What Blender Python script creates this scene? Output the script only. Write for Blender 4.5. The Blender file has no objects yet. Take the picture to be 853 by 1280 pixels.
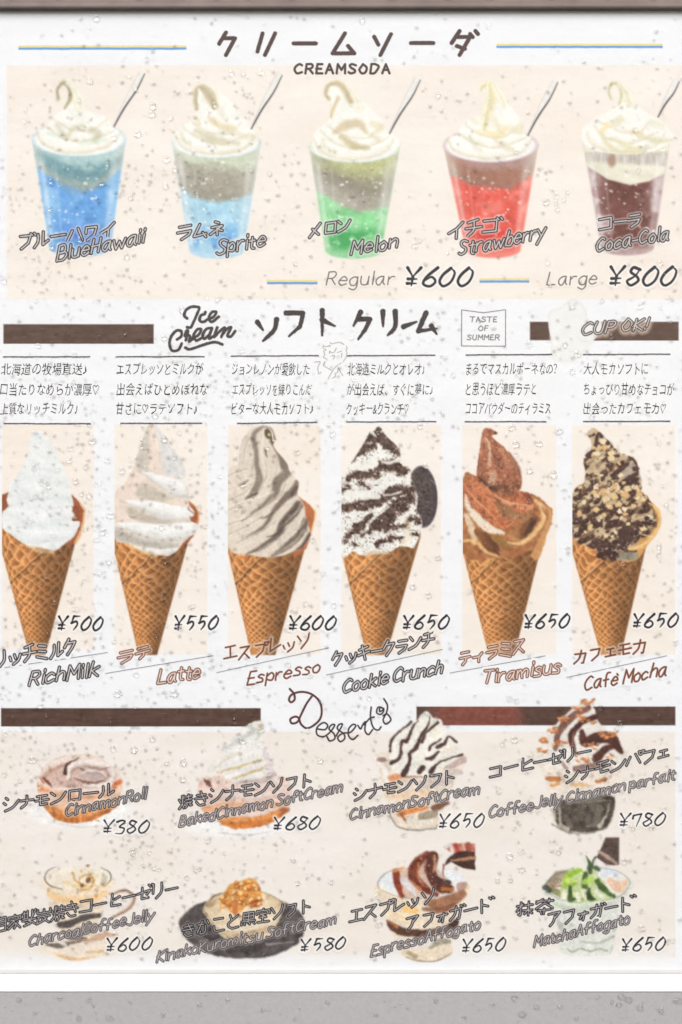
import bpy, math, random
import numpy as np
from mathutils import Vector

C = bpy.context
SC = C.scene
COL = SC.collection
random.seed(7)
rng = np.random.RandomState(11)

# ------------------------------------------------------------------ scale
S = 0.0006                     # metres per millimetre-unit of the menu layout
BASE = 0.90                    # height of the layout's lower edge above ground
def wx(x): return (x-426.5)*S
def wz(y): return (1280-y)*S+BASE
PANE = -0.0022                 # front face of the clear cover (camera side is -Y)

# ------------------------------------------------------------------ camera
cam = bpy.data.cameras.new('camera')
cam_o = bpy.data.objects.new('camera', cam); COL.objects.link(cam_o)
DIST = 1.70
cam_o.location = (0, -DIST, wz(640)); cam_o.rotation_euler = (math.radians(90), 0, 0)
cam.sensor_fit = 'VERTICAL'; cam.sensor_height = 36.0
cam.lens = 36.0*(DIST+PANE)/(1280*S)
cam.clip_start = 0.05; cam.clip_end = 500
cam.dof.use_dof = True; cam.dof.focus_distance = DIST-0.004; cam.dof.aperture_fstop = 2.0
SC.camera = cam_o

# ------------------------------------------------------------------ light
SUN_EL, SUN_AZ = math.radians(38), math.radians(-14)
W = bpy.data.worlds.new('World'); SC.world = W; W.use_nodes = True
nt = W.node_tree; bg = nt.nodes['Background']
sky = nt.nodes.new('ShaderNodeTexSky'); sky.sky_type = 'NISHITA'; sky.sun_disc = False
sky.sun_elevation = SUN_EL; sky.sun_rotation = math.pi+SUN_AZ
sky.air_density = 1.0; sky.dust_density = 3.0; sky.ozone_density = 1.0
nt.links.new(sky.outputs[0], bg.inputs[0]); bg.inputs[1].default_value = 0.05
sl = bpy.data.lights.new('sun', 'SUN'); sl.energy = 2.0; sl.angle = math.radians(38); sl.color = (1, .99, .975); sl.cycles.is_caustics_light = True
so = bpy.data.objects.new('sun', sl); COL.objects.link(so)
so.location = (0, -3, 4)
d = Vector((math.sin(SUN_AZ)*math.cos(SUN_EL), -math.cos(SUN_AZ)*math.cos(SUN_EL), math.sin(SUN_EL)))
so.rotation_euler = d.to_track_quat('Z', 'Y').to_euler()
SC.view_settings.view_transform = 'Standard'; SC.view_settings.look = 'None'
SC.cycles.use_denoising = True; SC.cycles.sample_clamp_indirect = 0.0; SC.cycles.blur_glossy = 0.3
SC.view_settings.exposure = 0.81; SC.view_settings.gamma = 1.0

# ------------------------------------------------------------------ helpers: objects
def tag(o, label, cat, group=None, kind=None):
    o['label'] = label; o['category'] = cat
    if group: o['group'] = group
    if kind: o['kind'] = kind
    return o
def empty(name, loc):
    o = bpy.data.objects.new(name, None); COL.objects.link(o); o.location = loc
    o.empty_display_size = 0.05
    return o
def link(name, me, m, parent=None, label=None):
    me.materials.clear(); me.materials.append(m)
    o = bpy.data.objects.new(name, me); COL.objects.link(o)
    if parent is not None:
        o.parent = parent
        w = Vector((0, 0, 0)); p = parent
        while p is not None: w += p.location; p = p.parent
        o.location = -w                       # geometry is given in world metres
    if label: o['label'] = label
    return o
def np_mesh(name, V, F, colors=None, smooth=False):
    me = bpy.data.meshes.new(name)
    V = np.asarray(V, np.float32); F = np.asarray(F, np.int32); k = F.shape[1]
    me.vertices.add(len(V)); me.vertices.foreach_set('co', V.ravel())
    me.loops.add(F.size); me.loops.foreach_set('vertex_index', F.ravel())
    me.polygons.add(len(F))
    me.polygons.foreach_set('loop_start', np.arange(0, F.size, k, dtype=np.int32))
    me.update(calc_edges=True)
    me.polygons.foreach_set('use_smooth', np.full(len(F), smooth))
    if colors is not None:
        a = me.color_attributes.new('ink', 'FLOAT_COLOR', 'POINT')
        c = np.ones((len(V), 4), np.float32); c[:, :3] = colors
        a.data.foreach_set('color', c.ravel())
    return me

# ------------------------------------------------------------------ materials
def mat(name):
    m = bpy.data.materials.new(name); m.use_nodes = True
    n = m.node_tree.nodes; return m, n, m.node_tree.links, n['Principled BSDF']
def print_material(name, attr=True, col=(.8, .8, .8)):
    m, n, l, b = mat(name)
    geo = n.new('ShaderNodeNewGeometry')
    t1 = n.new('ShaderNodeTexNoise'); t1.inputs['Scale'].default_value = 28; t1.inputs['Detail'].default_value = 4
    t2 = n.new('ShaderNodeTexNoise'); t2.inputs['Scale'].default_value = 240; t2.inputs['Detail'].default_value = 1
    mp = n.new('ShaderNodeMapping'); mp.inputs['Scale'].default_value = (1, 1, 2.2)
    l.new(geo.outputs['Position'], mp.inputs[0]); l.new(mp.outputs[0], t1.inputs[0]); l.new(mp.outputs[0], t2.inputs[0])
    add = n.new('ShaderNodeMath'); add.operation = 'ADD'; l.new(t1.outputs[0], add.inputs[0]); l.new(t2.outputs[0], add.inputs[1])
    mr = n.new('ShaderNodeMapRange'); mr.inputs[1].default_value = .6; mr.inputs[2].default_value = 1.4
    mr.inputs[3].default_value = .965; mr.inputs[4].default_value = 1.02
    l.new(add.outputs[0], mr.inputs[0])
    mx = n.new('ShaderNodeMix'); mx.data_type = 'RGBA'; mx.blend_type = 'MULTIPLY'; mx.inputs[0].default_value = 1
    if attr:
        a = n.new('ShaderNodeAttribute'); a.attribute_name = 'ink'; l.new(a.outputs['Color'], mx.inputs[6])
    else: mx.inputs[6].default_value = (*col, 1)
    l.new(mr.outputs[0], mx.inputs[7]); l.new(mx.outputs[2], b.inputs['Base Color'])
    b.inputs['Roughness'].default_value = .62; b.inputs['Specular IOR Level'].default_value = .25
    w = n.new('ShaderNodeTexNoise'); w.inputs['Scale'].default_value = 14; w.inputs['Detail'].default_value = 3
    l.new(mp.outputs[0], w.inputs[0])
    bp = n.new('ShaderNodeBump'); bp.inputs['Strength'].default_value = .6; bp.inputs['Distance'].default_value = .0018
    l.new(w.outputs[0], bp.inputs['Height']); l.new(bp.outputs[0], b.inputs['Normal'])
    return m
K_ALB = 0.90
def lin(c):
    c = np.asarray(c, np.float64)/255.0
    return np.where(c <= .04045, c/12.92, ((np.maximum(c, .04045)+.055)/1.055)**2.4)
def alb(c): return np.clip(lin(c)*K_ALB, 0.004, .86)
PAPER = (241, 242, 246)
M_INK = print_material('printed_ink')
M_PAPER = print_material('poster_paper', False, tuple(alb(PAPER)))
def ink_material(name, c): return print_material(name, False, tuple(alb(c)))
M_DARK = ink_material('dark_text_ink', (26, 22, 30))

def paint_material(name, col, rough=.45, var=.06, scale=60):
    m, n, l, b = mat(name)
    tc = n.new('ShaderNodeTexCoord'); t = n.new('ShaderNodeTexNoise'); t.inputs['Scale'].default_value = scale; t.inputs['Detail'].default_value = 6
    l.new(tc.outputs['Object'], t.inputs[0])
    mr = n.new('ShaderNodeMapRange'); mr.inputs[3].default_value = 1-var; mr.inputs[4].default_value = 1+var
    mr.inputs[1].default_value = .3; mr.inputs[2].default_value = .7
    l.new(t.outputs[0], mr.inputs[0])
    mx = n.new('ShaderNodeMix'); mx.data_type = 'RGBA'; mx.blend_type = 'MULTIPLY'; mx.inputs[0].default_value = 1
    mx.inputs[6].default_value = (*col, 1); l.new(mr.outputs[0], mx.inputs[7]); l.new(mx.outputs[2], b.inputs['Base Color'])
    b.inputs['Roughness'].default_value = rough
    return m
M_WHITE = paint_material('white_painted_rail', (.84, .84, .83), .4, .02)
M_GREY = paint_material('grey_painted_panel', (.375, .37, .378), .5, .05, 420)
M_BROWN = paint_material('brown_metal_rail', (.20, .155, .138), .5, .15)
M_BLACK = paint_material('dark_gap', (.05, .045, .05), .7, .1)
M_BACK = paint_material('case_back', (.7, .7, .7), .6, .03)

# clear acrylic: transmits, reflects a little at grazing angles
M_PANE = bpy.data.materials.new('clear_acrylic'); M_PANE.use_nodes = True
n = M_PANE.node_tree.nodes; l = M_PANE.node_tree.links; n.clear()
out = n.new('ShaderNodeOutputMaterial'); tr = n.new('ShaderNodeBsdfTransparent'); gl = n.new('ShaderNodeBsdfGlossy')
gl.inputs['Roughness'].default_value = .12; tr.inputs[0].default_value = (.985, .99, .99, 1)
lw = n.new('ShaderNodeLayerWeight'); pw = n.new('ShaderNodeMath'); pw.operation = 'POWER'; pw.inputs[1].default_value = 5
fr = n.new('ShaderNodeMath'); fr.operation = 'MULTIPLY_ADD'; fr.inputs[1].default_value = .6; fr.inputs[2].default_value = .022
ms = n.new('ShaderNodeMixShader'); l.new(lw.outputs['Facing'], pw.inputs[0]); l.new(pw.outputs[0], fr.inputs[0])
l.new(fr.outputs[0], ms.inputs[0]); l.new(tr.outputs[0], ms.inputs[1]); l.new(gl.outputs[0], ms.inputs[2]); l.new(ms.outputs[0], out.inputs[0])
# rain water
M_WATER = bpy.data.materials.new('rain_water'); M_WATER.use_nodes = True
n = M_WATER.node_tree.nodes; l = M_WATER.node_tree.links; n.clear()
out = n.new('ShaderNodeOutputMaterial'); g = n.new('ShaderNodeBsdfGlass'); g.inputs['IOR'].default_value = 1.33
g.inputs['Roughness'].default_value = 0.0; g.inputs['Color'].default_value = (1, 1, 1, 1)
l.new(g.outputs[0], out.inputs[0])

M_BEAD = bpy.data.materials.new('rain_beading_water'); M_BEAD.use_nodes = True
n = M_BEAD.node_tree.nodes; l = M_BEAD.node_tree.links; n.clear()
out = n.new('ShaderNodeOutputMaterial'); g = n.new('ShaderNodeBsdfGlass'); g.inputs['IOR'].default_value = 1.33; g.inputs['Roughness'].default_value = 0
tr = n.new('ShaderNodeBsdfTransparent'); ms = n.new('ShaderNodeMixShader'); ms.inputs[0].default_value = .36
l.new(tr.outputs[0], ms.inputs[1]); l.new(g.outputs[0], ms.inputs[2]); l.new(ms.outputs[0], out.inputs[0])

# ------------------------------------------------------------------ helpers: drawing
def vnoise(X, Y, scale, seed):
    r = np.random.RandomState(seed & 0x7fffffff); T = r.rand(64, 64)
    x = X/scale; y = Y/scale; xi = np.floor(x).astype(int); yi = np.floor(y).astype(int)
    fx = x-xi; fy = y-yi; fx = fx*fx*(3-2*fx); fy = fy*fy*(3-2*fy)
    a = T[yi % 64, xi % 64]; b = T[yi % 64, (xi+1) % 64]; c = T[(yi+1) % 64, xi % 64]; d_ = T[(yi+1) % 64, (xi+1) % 64]
    return (a*(1-fx)+b*fx)*(1-fy)+(c*(1-fx)+d_*fx)*fy
def fbm(X, Y, scale, seed, octv=3):
    s = 0; a = .5; t = 0
    for k in range(octv):
        s = s+a*vnoise(X, Y, scale/2**k, seed+k*17); t += a; a *= .55
    return s/t
def sstep(a, b, x):
    t = np.clip((x-a)/(b-a), 0, 1); return t*t*(3-2*t)
def catmull(P, n=6, closed=False):
    P = np.asarray(P, float); N = len(P)
    if N < 3: return P
    o = []
    rngN = N if closed else N-1
    for i in range(rngN):
        p1 = P[i]; p2 = P[(i+1) % N]
        p0 = P[i-1] if (closed or i > 0) else 2*p1-p2
        p3 = P[(i+2) % N] if (closed or i+2 < N) else 2*p2-p1
        for k in range(n):
            t = k/n
            o.append(.5*((2*p1)+(-p0+p2)*t+(2*p0-5*p1+4*p2-p3)*t*t+(-p0+3*p1-3*p2+p3)*t**3))
    if not closed: o.append(P[-1])
    return np.array(o)

CX0, CY0 = -40, -10
CAN = np.zeros((1310, 940, 3)); CAN[:] = PAPER          # the colours printed so far, one sample per layout unit
def sample(X, Y):
    x = np.clip(X-CX0, 0, CAN.shape[1]-2.001); y = np.clip(Y-CY0, 0, CAN.shape[0]-2.001)
    xi = x.astype(int); yi = y.astype(int); fx = (x-xi)[..., None]; fy = (y-yi)[..., None]
    return (CAN[yi, xi]*(1-fx)+CAN[yi, xi+1]*fx)*(1-fy)+(CAN[yi+1, xi]*(1-fx)+CAN[yi+1, xi+1]*fx)*fy

class Pic:
    """a printed area: colours are composed on a fine grid, then become flat ink meshes on the paper"""
    def __init__(s, x0, y0, x1, y1, step=1.0, tf=(0, 0, 1)):
        s.step = step; s.x0, s.y0 = x0, y0
        s.X, s.Y = np.meshgrid(np.arange(x0, x1+step*.5, step), np.arange(y0, y1+step*.5, step))
        s.bg = sample(s.X, s.Y); s.rgb = s.bg.copy(); s.a = np.zeros(s.X.shape); s.lab = -np.ones(s.X.shape, int)
        s.names = []; s.tf = tf
        s.WX = s.X; s.WY = s.Y
    def warp(s, amp, scale, seed):
        s.WX = s.X+amp*2*(fbm(s.X, s.Y, scale, seed)-.5); s.WY = s.Y+amp*2*(fbm(s.X, s.Y, scale, seed+5)-.5)
    def nowarp(s): s.WX = s.X; s.WY = s.Y
    def T(s, P):
        P = np.asarray(P, float)
        if P.ndim == 1: P = P.reshape(-1, 2)
        return P/s.tf[2]+np.array(s.tf[:2])
    def sd(s, P):
        X, Y = s.WX, s.WY; d2 = np.full(X.shape, 1e9); ins = np.zeros(X.shape, bool)
        n_ = len(P)
        for i in range(n_):
            ax, ay = P[i]; bx, by = P[(i+1) % n_]; dx, dy = bx-ax, by-ay; L = dx*dx+dy*dy+1e-12
            t = np.clip(((X-ax)*dx+(Y-ay)*dy)/L, 0, 1)
            d2 = np.minimum(d2, (X-ax-t*dx)**2+(Y-ay-t*dy)**2)
            if abs(dy) > 1e-9:
                c = ((ay > Y) != (by > Y)) & (X < dx*(Y-ay)/dy+ax); ins ^= c
        dd = np.sqrt(d2); return np.where(ins, -dd, dd)
    def poly(s, P, soft=1.0, sm=True):
        P = s.T(P)
        if sm: P = catmull(P, 4, True)
        return np.clip(.5-s.sd(P)/(2*soft), 0, 1)
    def strokes_d(s, P, Wd):
        X, Y = s.WX, s.WY; best = np.full(X.shape, 1e9)
        for i in range(len(P)-1):
            ax, ay = P[i]; bx, by = P[i+1]; dx, dy = bx-ax, by-ay; L = dx*dx+dy*dy+1e-12
            m_ = 14
            jx0 = max(0, int((min(ax, bx)-m_-max(Wd)-s.x0)/s.step)); jx1 = int((max(ax, bx)+m_+max(Wd)-s.x0)/s.step)+2
            iy0 = max(0, int((min(ay, by)-m_-max(Wd)-s.y0)/s.step)); iy1 = int((max(ay, by)+m_+max(Wd)-s.y0)/s.step)+2
            if jx1 <= 0 or iy1 <= 0: continue
            x = X[iy0:iy1, jx0:jx1]; y = Y[iy0:iy1, jx0:jx1]
            if x.size == 0: continue
            t = np.clip(((x-ax)*dx+(y-ay)*dy)/L, 0, 1)
            dd = np.hypot(x-ax-t*dx, y-ay-t*dy)-.5*(Wd[i]*(1-t)+Wd[i+1]*t)
            best[iy0:iy1, jx0:jx1] = np.minimum(best[iy0:iy1, jx0:jx1], dd)
        return best                                    # distance to the ribbon's edge
    def stroke(s, P, w, soft=.8, sm=True):
        P = s.T(P); n0 = len(P)
        w = np.atleast_1d(np.asarray(w, float))/s.tf[2]
        if len(w) == 1: w = np.repeat(w, n0)
        w = np.interp(np.linspace(0, 1, n0), np.linspace(0, 1, len(w)), w)
        if sm and n0 > 2:
            Q = catmull(P, 5); w = np.interp(np.linspace(0, n0-1, len(Q)), np.arange(n0), w); P = Q
        return np.clip(.5-s.strokes_d(P, w)/(2*soft), 0, 1)
    def tube(s, P, w, cols, part=None, soft=.9, op=1.0, m_=None, grain=8, seed=0):
        """a rounded rope of cream: colour runs from its upper edge (cols[0]) to its lower edge (cols[-1])"""
        P = s.T(P); n0 = len(P)
        w = np.atleast_1d(np.asarray(w, float))/s.tf[2]
        w = np.interp(np.linspace(0, 1, n0), np.linspace(0, 1, len(w)), w) if len(w) > 1 else np.repeat(w, n0)
        Q = catmull(P, 7) if n0 > 2 else P; w = np.interp(np.linspace(0, n0-1, len(Q)), np.arange(n0), w)
        best = np.full(s.X.shape, 1e9); lat = np.zeros(s.X.shape)
        for i in range(len(Q)-1):
            ax, ay = Q[i]; bx, by = Q[i+1]; dx, dy = bx-ax, by-ay; L = dx*dx+dy*dy+1e-12
            t = np.clip(((s.WX-ax)*dx+(s.WY-ay)*dy)/L, 0, 1); ww = .5*(w[i]*(1-t)+w[i+1]*t)+1e-6
            ex, ey = s.WX-ax-t*dx, s.WY-ay-t*dy; dd = np.hypot(ex, ey)-ww
            sg = np.sign(dx*ey-dy*ex)*np.hypot(ex, ey)/ww
            k = dd < best; best = np.where(k, dd, best); lat = np.where(k, sg, lat)
        if P[-1][0] < P[0][0]: lat = -lat
        lat = np.clip(lat+(fbm(s.X, s.Y, 9, seed+3)-.5)*.5, -1, 1)
        xs_ = np.linspace(-1, 1, len(cols)); c = np.stack([np.interp(lat, xs_, [q[k] for q in cols]) for k in range(3)], -1)
        c = c+((fbm(s.X, s.Y, 5, seed)-.5)*2*grain)[..., None]
        cov = np.clip(.5-best/(2*soft), 0, 1)
        if m_ is not None: cov = cov*m_
        s.paint(cov, c, part, op)
    def ell(s, cx, cy, rx, ry, rot=0, soft=1.0):
        (cx, cy), = s.T([cx, cy]); rx /= s.tf[2]; ry /= s.tf[2]
        c, n_ = math.cos(rot), math.sin(rot); x = s.WX-cx; y = s.WY-cy
        u = (c*x+n_*y)/rx; v = (-n_*x+c*y)/ry; r = np.hypot(u, v)
        return np.clip(.5-(r-1)*min(rx, ry)/(2*soft), 0, 1)
    def paint(s, cov, col, part=None, op=1.0):
        c = cov*op; cc = c[..., None]
        s.rgb = s.rgb*(1-cc)+np.asarray(col, float)*cc
        s.a = s.a+(1-s.a)*c
        if part is not None:
            if part not in s.names: s.names.append(part)
            k = s.names.index(part)
            s.lab = np.where((cov > .5) | ((s.lab < 0) & (cov > .03)), k, s.lab)
    def tint(s, cov, col, op=1.0): s.paint(cov*(s.a > .02), col, None, op)
    def light(s, f, cov=1.0):                          # the photographed subject's own tones
        k = np.asarray(f)*np.asarray(cov)+(1-np.asarray(cov))*1.0
        s.rgb = np.clip(s.rgb*np.broadcast_to(k, s.X.shape)[..., None], 0, 250)
    def finish(s, sig, grain, tone=.05, seed=1):
        """the softness and grain of a printed photograph"""
        r_ = int(3*sig)+1; k = np.exp(-np.arange(-r_, r_+1)**2/(2*sig*sig)); k /= k.sum()
        a0 = s.a.copy()
        def bl(A, ax):
            P = np.concatenate([np.repeat(np.take(A, [0], ax), r_, ax), A, np.repeat(np.take(A, [-1], ax), r_, ax)], ax)
            n_ = A.shape[ax]; return sum(k[i]*np.take(P, range(i, i+n_), ax) for i in range(2*r_+1))
        hi = s.rgb.copy()
        s.rgb = bl(bl(s.rgb, 0), 1); s.a = np.maximum(a0*.999, bl(bl(a0, 0), 1))
        s.rgb = s.rgb+.35*(hi-s.rgb)
        g = (1+tone*2*(fbm(s.X, s.Y, 11, seed+70)-.5)+grain*2*(fbm(s.X, s.Y, 2.3, seed+71, 2)-.5))
        lum = np.clip(1.25-s.rgb.mean(-1)/255, .2, 1)
        s.rgb = np.clip(s.rgb*(1+(g-1)*a0*lum*1.6)[..., None], 0, 250)
        near = s.lab < 0
        for sh in ((0, 1), (0, -1), (1, 1), (1, -1)):
            R = np.roll(s.lab, sh[1], sh[0]); s.lab = np.where((s.lab < 0) & (R >= 0), R, s.lab)
        for sh in ((0, 1), (0, -1), (1, 1), (1, -1)):
            R = np.roll(s.lab, sh[1], sh[0]); s.lab = np.where((s.lab < 0) & (R >= 0), R, s.lab)
    def emit(s, parent, name, layer, label=None, sub_labels={}):
        vis = s.a > .03
        a4 = np.maximum(np.maximum(s.a[:-1, :-1], s.a[1:, :-1]), np.maximum(s.a[:-1, 1:], s.a[1:, 1:]))
        lab = s.lab[:-1, :-1].copy()
        for sh in (s.lab[:-1, 1:], s.lab[1:, :-1], s.lab[1:, 1:]): lab = np.where(lab < 0, sh, lab)
        col = alb(np.clip(s.rgb, 0, 255)).reshape(-1, 3)
        h, w = s.X.shape; idx = np.arange(h*w).reshape(h, w)
        V = np.stack([wx(s.X.ravel()), np.full(h*w, -layer), wz(s.Y.ravel())], 1)
        root = None
        order = [name] if len(s.names) <= 1 else s.names
        for k, nm in enumerate(order):
            m_ = (a4 > .03) & ((lab == k) if len(s.names) > 1 else True)
            ii, jj = np.nonzero(m_)
            if len(ii) == 0: continue
            F = np.stack([idx[ii, jj], idx[ii+1, jj], idx[ii+1, jj+1], idx[ii, jj+1]], 1)
            u, inv = np.unique(F, return_inverse=True)
            me = np_mesh(nm, V[u], inv.reshape(F.shape), col[u])
            if root is None:
                root = link(name, me, M_INK, parent, label)
            else:
                link(nm, me, M_INK, root, sub_labels.get(nm))
        s.store(); return root
    def store(s):
        if abs(s.step-1) < 1e-6:
            y0 = int(round(s.y0))-CY0; x0 = int(round(s.x0))-CX0; h, w = s.X.shape
            ya, xa = max(0, -y0), max(0, -x0)
            H, W_ = CAN.shape[:2]; yb = min(h, H-y0); xb = min(w, W_-x0)
            CAN[y0+ya:y0+yb, x0+xa:x0+xb] = s.rgb[ya:yb, xa:xb]

_lay = [0.000040]
def next_layer():
    _lay[0] += 0.0000012; return _lay[0]

# ------------------------------------------------------------------ hand lettering: strokes on a 0-8 grid (y down), '~' = curved
GL = {
'A':"083068 1555",'B':"1008 ~1040524414 ~1454664818",'C':"~614012052867",'D':"1008 ~104072563808",'E':"501008 0858 0444",'F':"501008 0444",'H':"1008 6058 0454",
'J':"~50563807",'K':"1008 600468",'L':"100868",'M':"081035 ~0810 3570 7078",'R':"1008 ~1050624414 3468",'S':"~6130112355572807",
'T':"0070 4038",'O':"~30130528576330",'U':"~1005285760",'P':"1008 ~1050624414",'a':"~53331406183854 ~535768",'b':"1008 ~0533554818",
'c':"~5433051857",'d':"~543305184855 6058",'e':"~05554323062857",'f':"~50302228 0444",'g':"~543305184855 ~53593b0a",'h':"1008 ~05335458",
'i':"1318 1011",'k':"1008 531558",'l':"1018",'m':"0308 ~05233448 ~45638488",'n':"0308 ~05335458",'o':"~330518485533",'p':"030b ~0533554807",
'r':"0308 ~052343",'s':"~54331425464808",'t':"~212748 0343",'u':"~0306184855 5358",'w':"0328446883",'y':"0337 630b",'-':"0545",'!':"2016 0708",
'0':"~40130628566240",'3':"~01305124554808",'5':"2014 ~14435538 2060",'6':"~50140738563406",'7':"03015038",'8':"~512012445628063451",
'Y':"0034 6034 3438 1555 1757",'v':"033863",
'ク':"~3004 22725528",'リ':"1015 ~606538",'ー':"0484",'ム':"300776 5578",'ソ':"0124 ~706428",'ル':"~212508 505785",'ハ':"2207 5187",
'ワ':"1411716528",'イ':"704305 4348",'ラ':"1171 04746628",'ネ':"3051 137307 4448 5576",'メ':"7008 2367",'ロ':"1771 1117 1771",'ン':"0123 ~085682",
'チ':"6011 0484 ~414518",'コ':"017177 0777",'ッ':"0416 3345 ~736638",'フ':"11716528",'ト':"2028 2365",'ミ':"1061 1364 0678",
'テ':"1161 0474 ~444628",'エ':"1171 4147 0787",'ス':"117108 4578",'レ':"101774",'シ':"1021 0314 ~185682",'ナ':"0383 ~404518",
'モ':"1171 0484 313777",'セ':"048365 313777",'ヒ':"7224 202787",'ェ':"2363 4347 1777",'キ':"1271 0584 3058",'カ':"02726858 ~403508",
'ォ':"1474 5348 4427",'ア':"017144 ~433618",'ツ':"0123 3142 ~716528",'ィ':"634505 4548",'タ':"~3004 22725528 2446",
'き':"1262 0474 3066 ~163868",'な':"0242 3007 6072 ~53572826",'こ':"1161 ~152878",'と':"2033 ~71153878",
'焼':"0214 3032 ~202508 2538 4181 6063 4383 4585 ~555748 ~757787",'自':"3021 1118 7178 1171 1373 1575 1878",
'家':"4041 0301 0181 8183 1363 ~335648 4306 4508 6456 5588",'製':"0131 1014 3034 0434 6063 8055 0585 4446 ~455718 4588 2647",
'炭':"4042 0002 0282 8082 0484 1408 3546 6556 ~445608 5688",'黒':"1171 1115 7175 1373 4147 1575 0686 0708 2728 5758 7788",
'蜜':"4041 0301 0181 8183 2365 4346 2565 2363 1848 4648 1888",'抹':"0232 ~202717 0531 4282 3585 6068 6447 6587",
'茶':"0181 3002 6062 4205 4285 1676 4548 2638"}
GL['ロ'] = "11177771 1171"
GL['M'] = "0810457078"
DAK = {'ブ':'フ','ダ':'タ','ゴ':'コ','ゼ':'セ','ガ':'カ','ド':'ト'}
for k_, v_ in DAK.items(): GL[k_] = GL[v_]+" 7081 90a1"
for k_, v_ in {'プ':'フ','パ':'ハ'}.items(): GL[k_] = GL[v_]+" ~80a082708080"
GL['é'] = GL['e']+" 4152"
def glyph(ch):
    o = []
    for st in GL[ch].split():
        cur = st[0] == '~'; st = st.lstrip('~')
        P = np.array([[int(st[i], 36), int(st[i+1], 36)] for i in range(0, len(st)-1, 2)], float)
        o.append(catmull(P, 5) if cur and len(P) > 2 else P)
    return o
def layout(text, x0, y0, x1, y1, h, slant=.12, jit=1.0, gap=1.7):
    """strokes of a line whose baseline runs from x0,y0 to x1,y1"""
    r = random.Random(text+str(x0)); adv = []; cur = 0; items = []
    for ch in text:
        if ch == ' ': cur += 3.0; continue
        gs = glyph(ch); mx_ = max(p[:, 0].max() for p in gs)
        if ch in GL and ord(ch) > 0x3000: mx_ = 8
        items.append((cur, gs)); cur += mx_+(gap if ord(ch) < 0x3000 else 1.2)
    tot = cur-1.4; L = math.hypot(x1-x0, y1-y0); ux, uy = (x1-x0)/L, (y1-y0)/L; sx = L/tot; sy = h/8.0
    out_ = []
    for off, gs in items:
        a = r.uniform(-.06, .06)*jit; sc_ = 1+r.uniform(-.07, .07)*jit; dy = r.uniform(-.5, .5)*jit
        for p in gs:
            q = p.copy(); q[:, 1] = (q[:, 1]-8)*sc_+dy; q[:, 0] = q[:, 0]*sc_
            xx = (off+q[:, 0])*sx-q[:, 1]*sy*slant-a*q[:, 1]*sy; yy = q[:, 1]*sy+a*q[:, 0]*sx
            out_.append(np.stack([x0+ux*xx, y0+uy*xx+yy], 1))
    return out_
def lettering(parent, name, strokes, w, style, label=None, step=.55, colr=(35, 28, 34), fill=None, halo=0, halo_col=(246, 243, 240), ho=.8, rag=0, taper=False):
    P = np.concatenate(strokes); m_ = 4+halo*2+w
    p = Pic(math.floor(P[:, 0].min()-m_), math.floor(P[:, 1].min()-m_), P[:, 0].max()+m_, P[:, 1].max()+m_, step)
    if rag: p.warp(rag, 3, int(P[0, 0]*7+P[0, 1]))
    D = np.full(p.X.shape, 1e9)
    for q in strokes:
        if len(q) == 1: q = np.concatenate([q, q+.1])
        ww = [w]*len(q)
        if taper: ww = list(np.interp(np.linspace(0, 1, len(q)), [0, .25, .8, 1], [w*1.15, w, w*.85, w*.45]))
        D = np.minimum(D, p.strokes_d(q, ww))
    if halo: p.paint(sstep(halo*1.25, -.2, D), np.maximum(p.bg, np.array(halo_col, float)), None, ho)
    if style == 'hollow':
        o = fill if fill is not None else (228, 224, 224)
        p.paint(np.clip(.5-(D-.45)/.8, 0, 1), colr)
        p.paint(np.clip(.5-(D+.92)/.6, 0, 1), o, None, .9)
    else:
        p.paint(np.clip(.5-D/.9, 0, 1), colr)
    o = p.emit(parent, name, next_layer(), label)
    p2x0, p2y0 = int(p.X.min())+1, int(p.Y.min())+1
    return o

# ------------------------------------------------------------------ the display case
def prism(name, m, parent, prof, x0, x1):
    """profile of (y_depth, z) points run along x"""
    V = [(x, y, z) for x in (x0, x1) for (y, z) in prof]; k = len(prof)
    F = [tuple(range(k)), tuple(range(2*k-1, k-1, -1))]+[(i, k+i, k+(i+1) % k, (i+1) % k) for i in range(k)]
    me = bpy.data.meshes.new(name); me.from_pydata(V, [], F); me.update()
    import bmesh
    bm = bmesh.new(); bm.from_mesh(me); bmesh.ops.recalc_face_normals(bm, faces=bm.faces)
    bmesh.ops.bevel(bm, geom=[e for e in bm.edges if e.calc_face_angle(0) > .6], offset=.0005, segments=2, affect='EDGES')
    bm.to_mesh(me); bm.free()
    return link(name, me, m, parent)
XL, XR = wx(-34), wx(887)
case = empty('display_case', (0, .02, wz(1330)))
tag(case, 'wall display case with brown top rail, clear cover, white bottom ledge and grey lower panel', 'display case')
prism('back_panel', M_BACK, case, [(.004, wz(1236)), (.016, wz(1236)), (.016, wz(-60)), (.004, wz(-60))], XL, XR)
prism('top_rail', M_BROWN, case, [(.02, wz(12.3)), (-.0050, wz(12.3)), (-.0070, wz(10.2)), (-.0070, wz(4)), (-.0056, wz(2)), (-.0056, wz(-70)), (.02, wz(-70))], XL, XR)
prism('bottom_ledge', M_WHITE, case, [(.003, wz(1238.2)), (.003, wz(1217.4)), (-.0030, wz(1217.4)), (-.0056, wz(1230.5)), (-.0056, wz(1231.5)), (-.0060, wz(1232.2)), (-.0066, wz(1237.6)), (-.0062, wz(1238.2))], XL, XR)
prism('lower_panel', M_GREY, case, [(.02, wz(1238.6)), (-.0060, wz(1238.6)), (-.0060, wz(1390)), (.02, wz(1390))], XL, XR)
M_SHADE_STRIP = paint_material('grey_shade_strip', (.60, .60, .60), .6, .03)  # grey colour stands in for the shading just above the ledge
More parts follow.
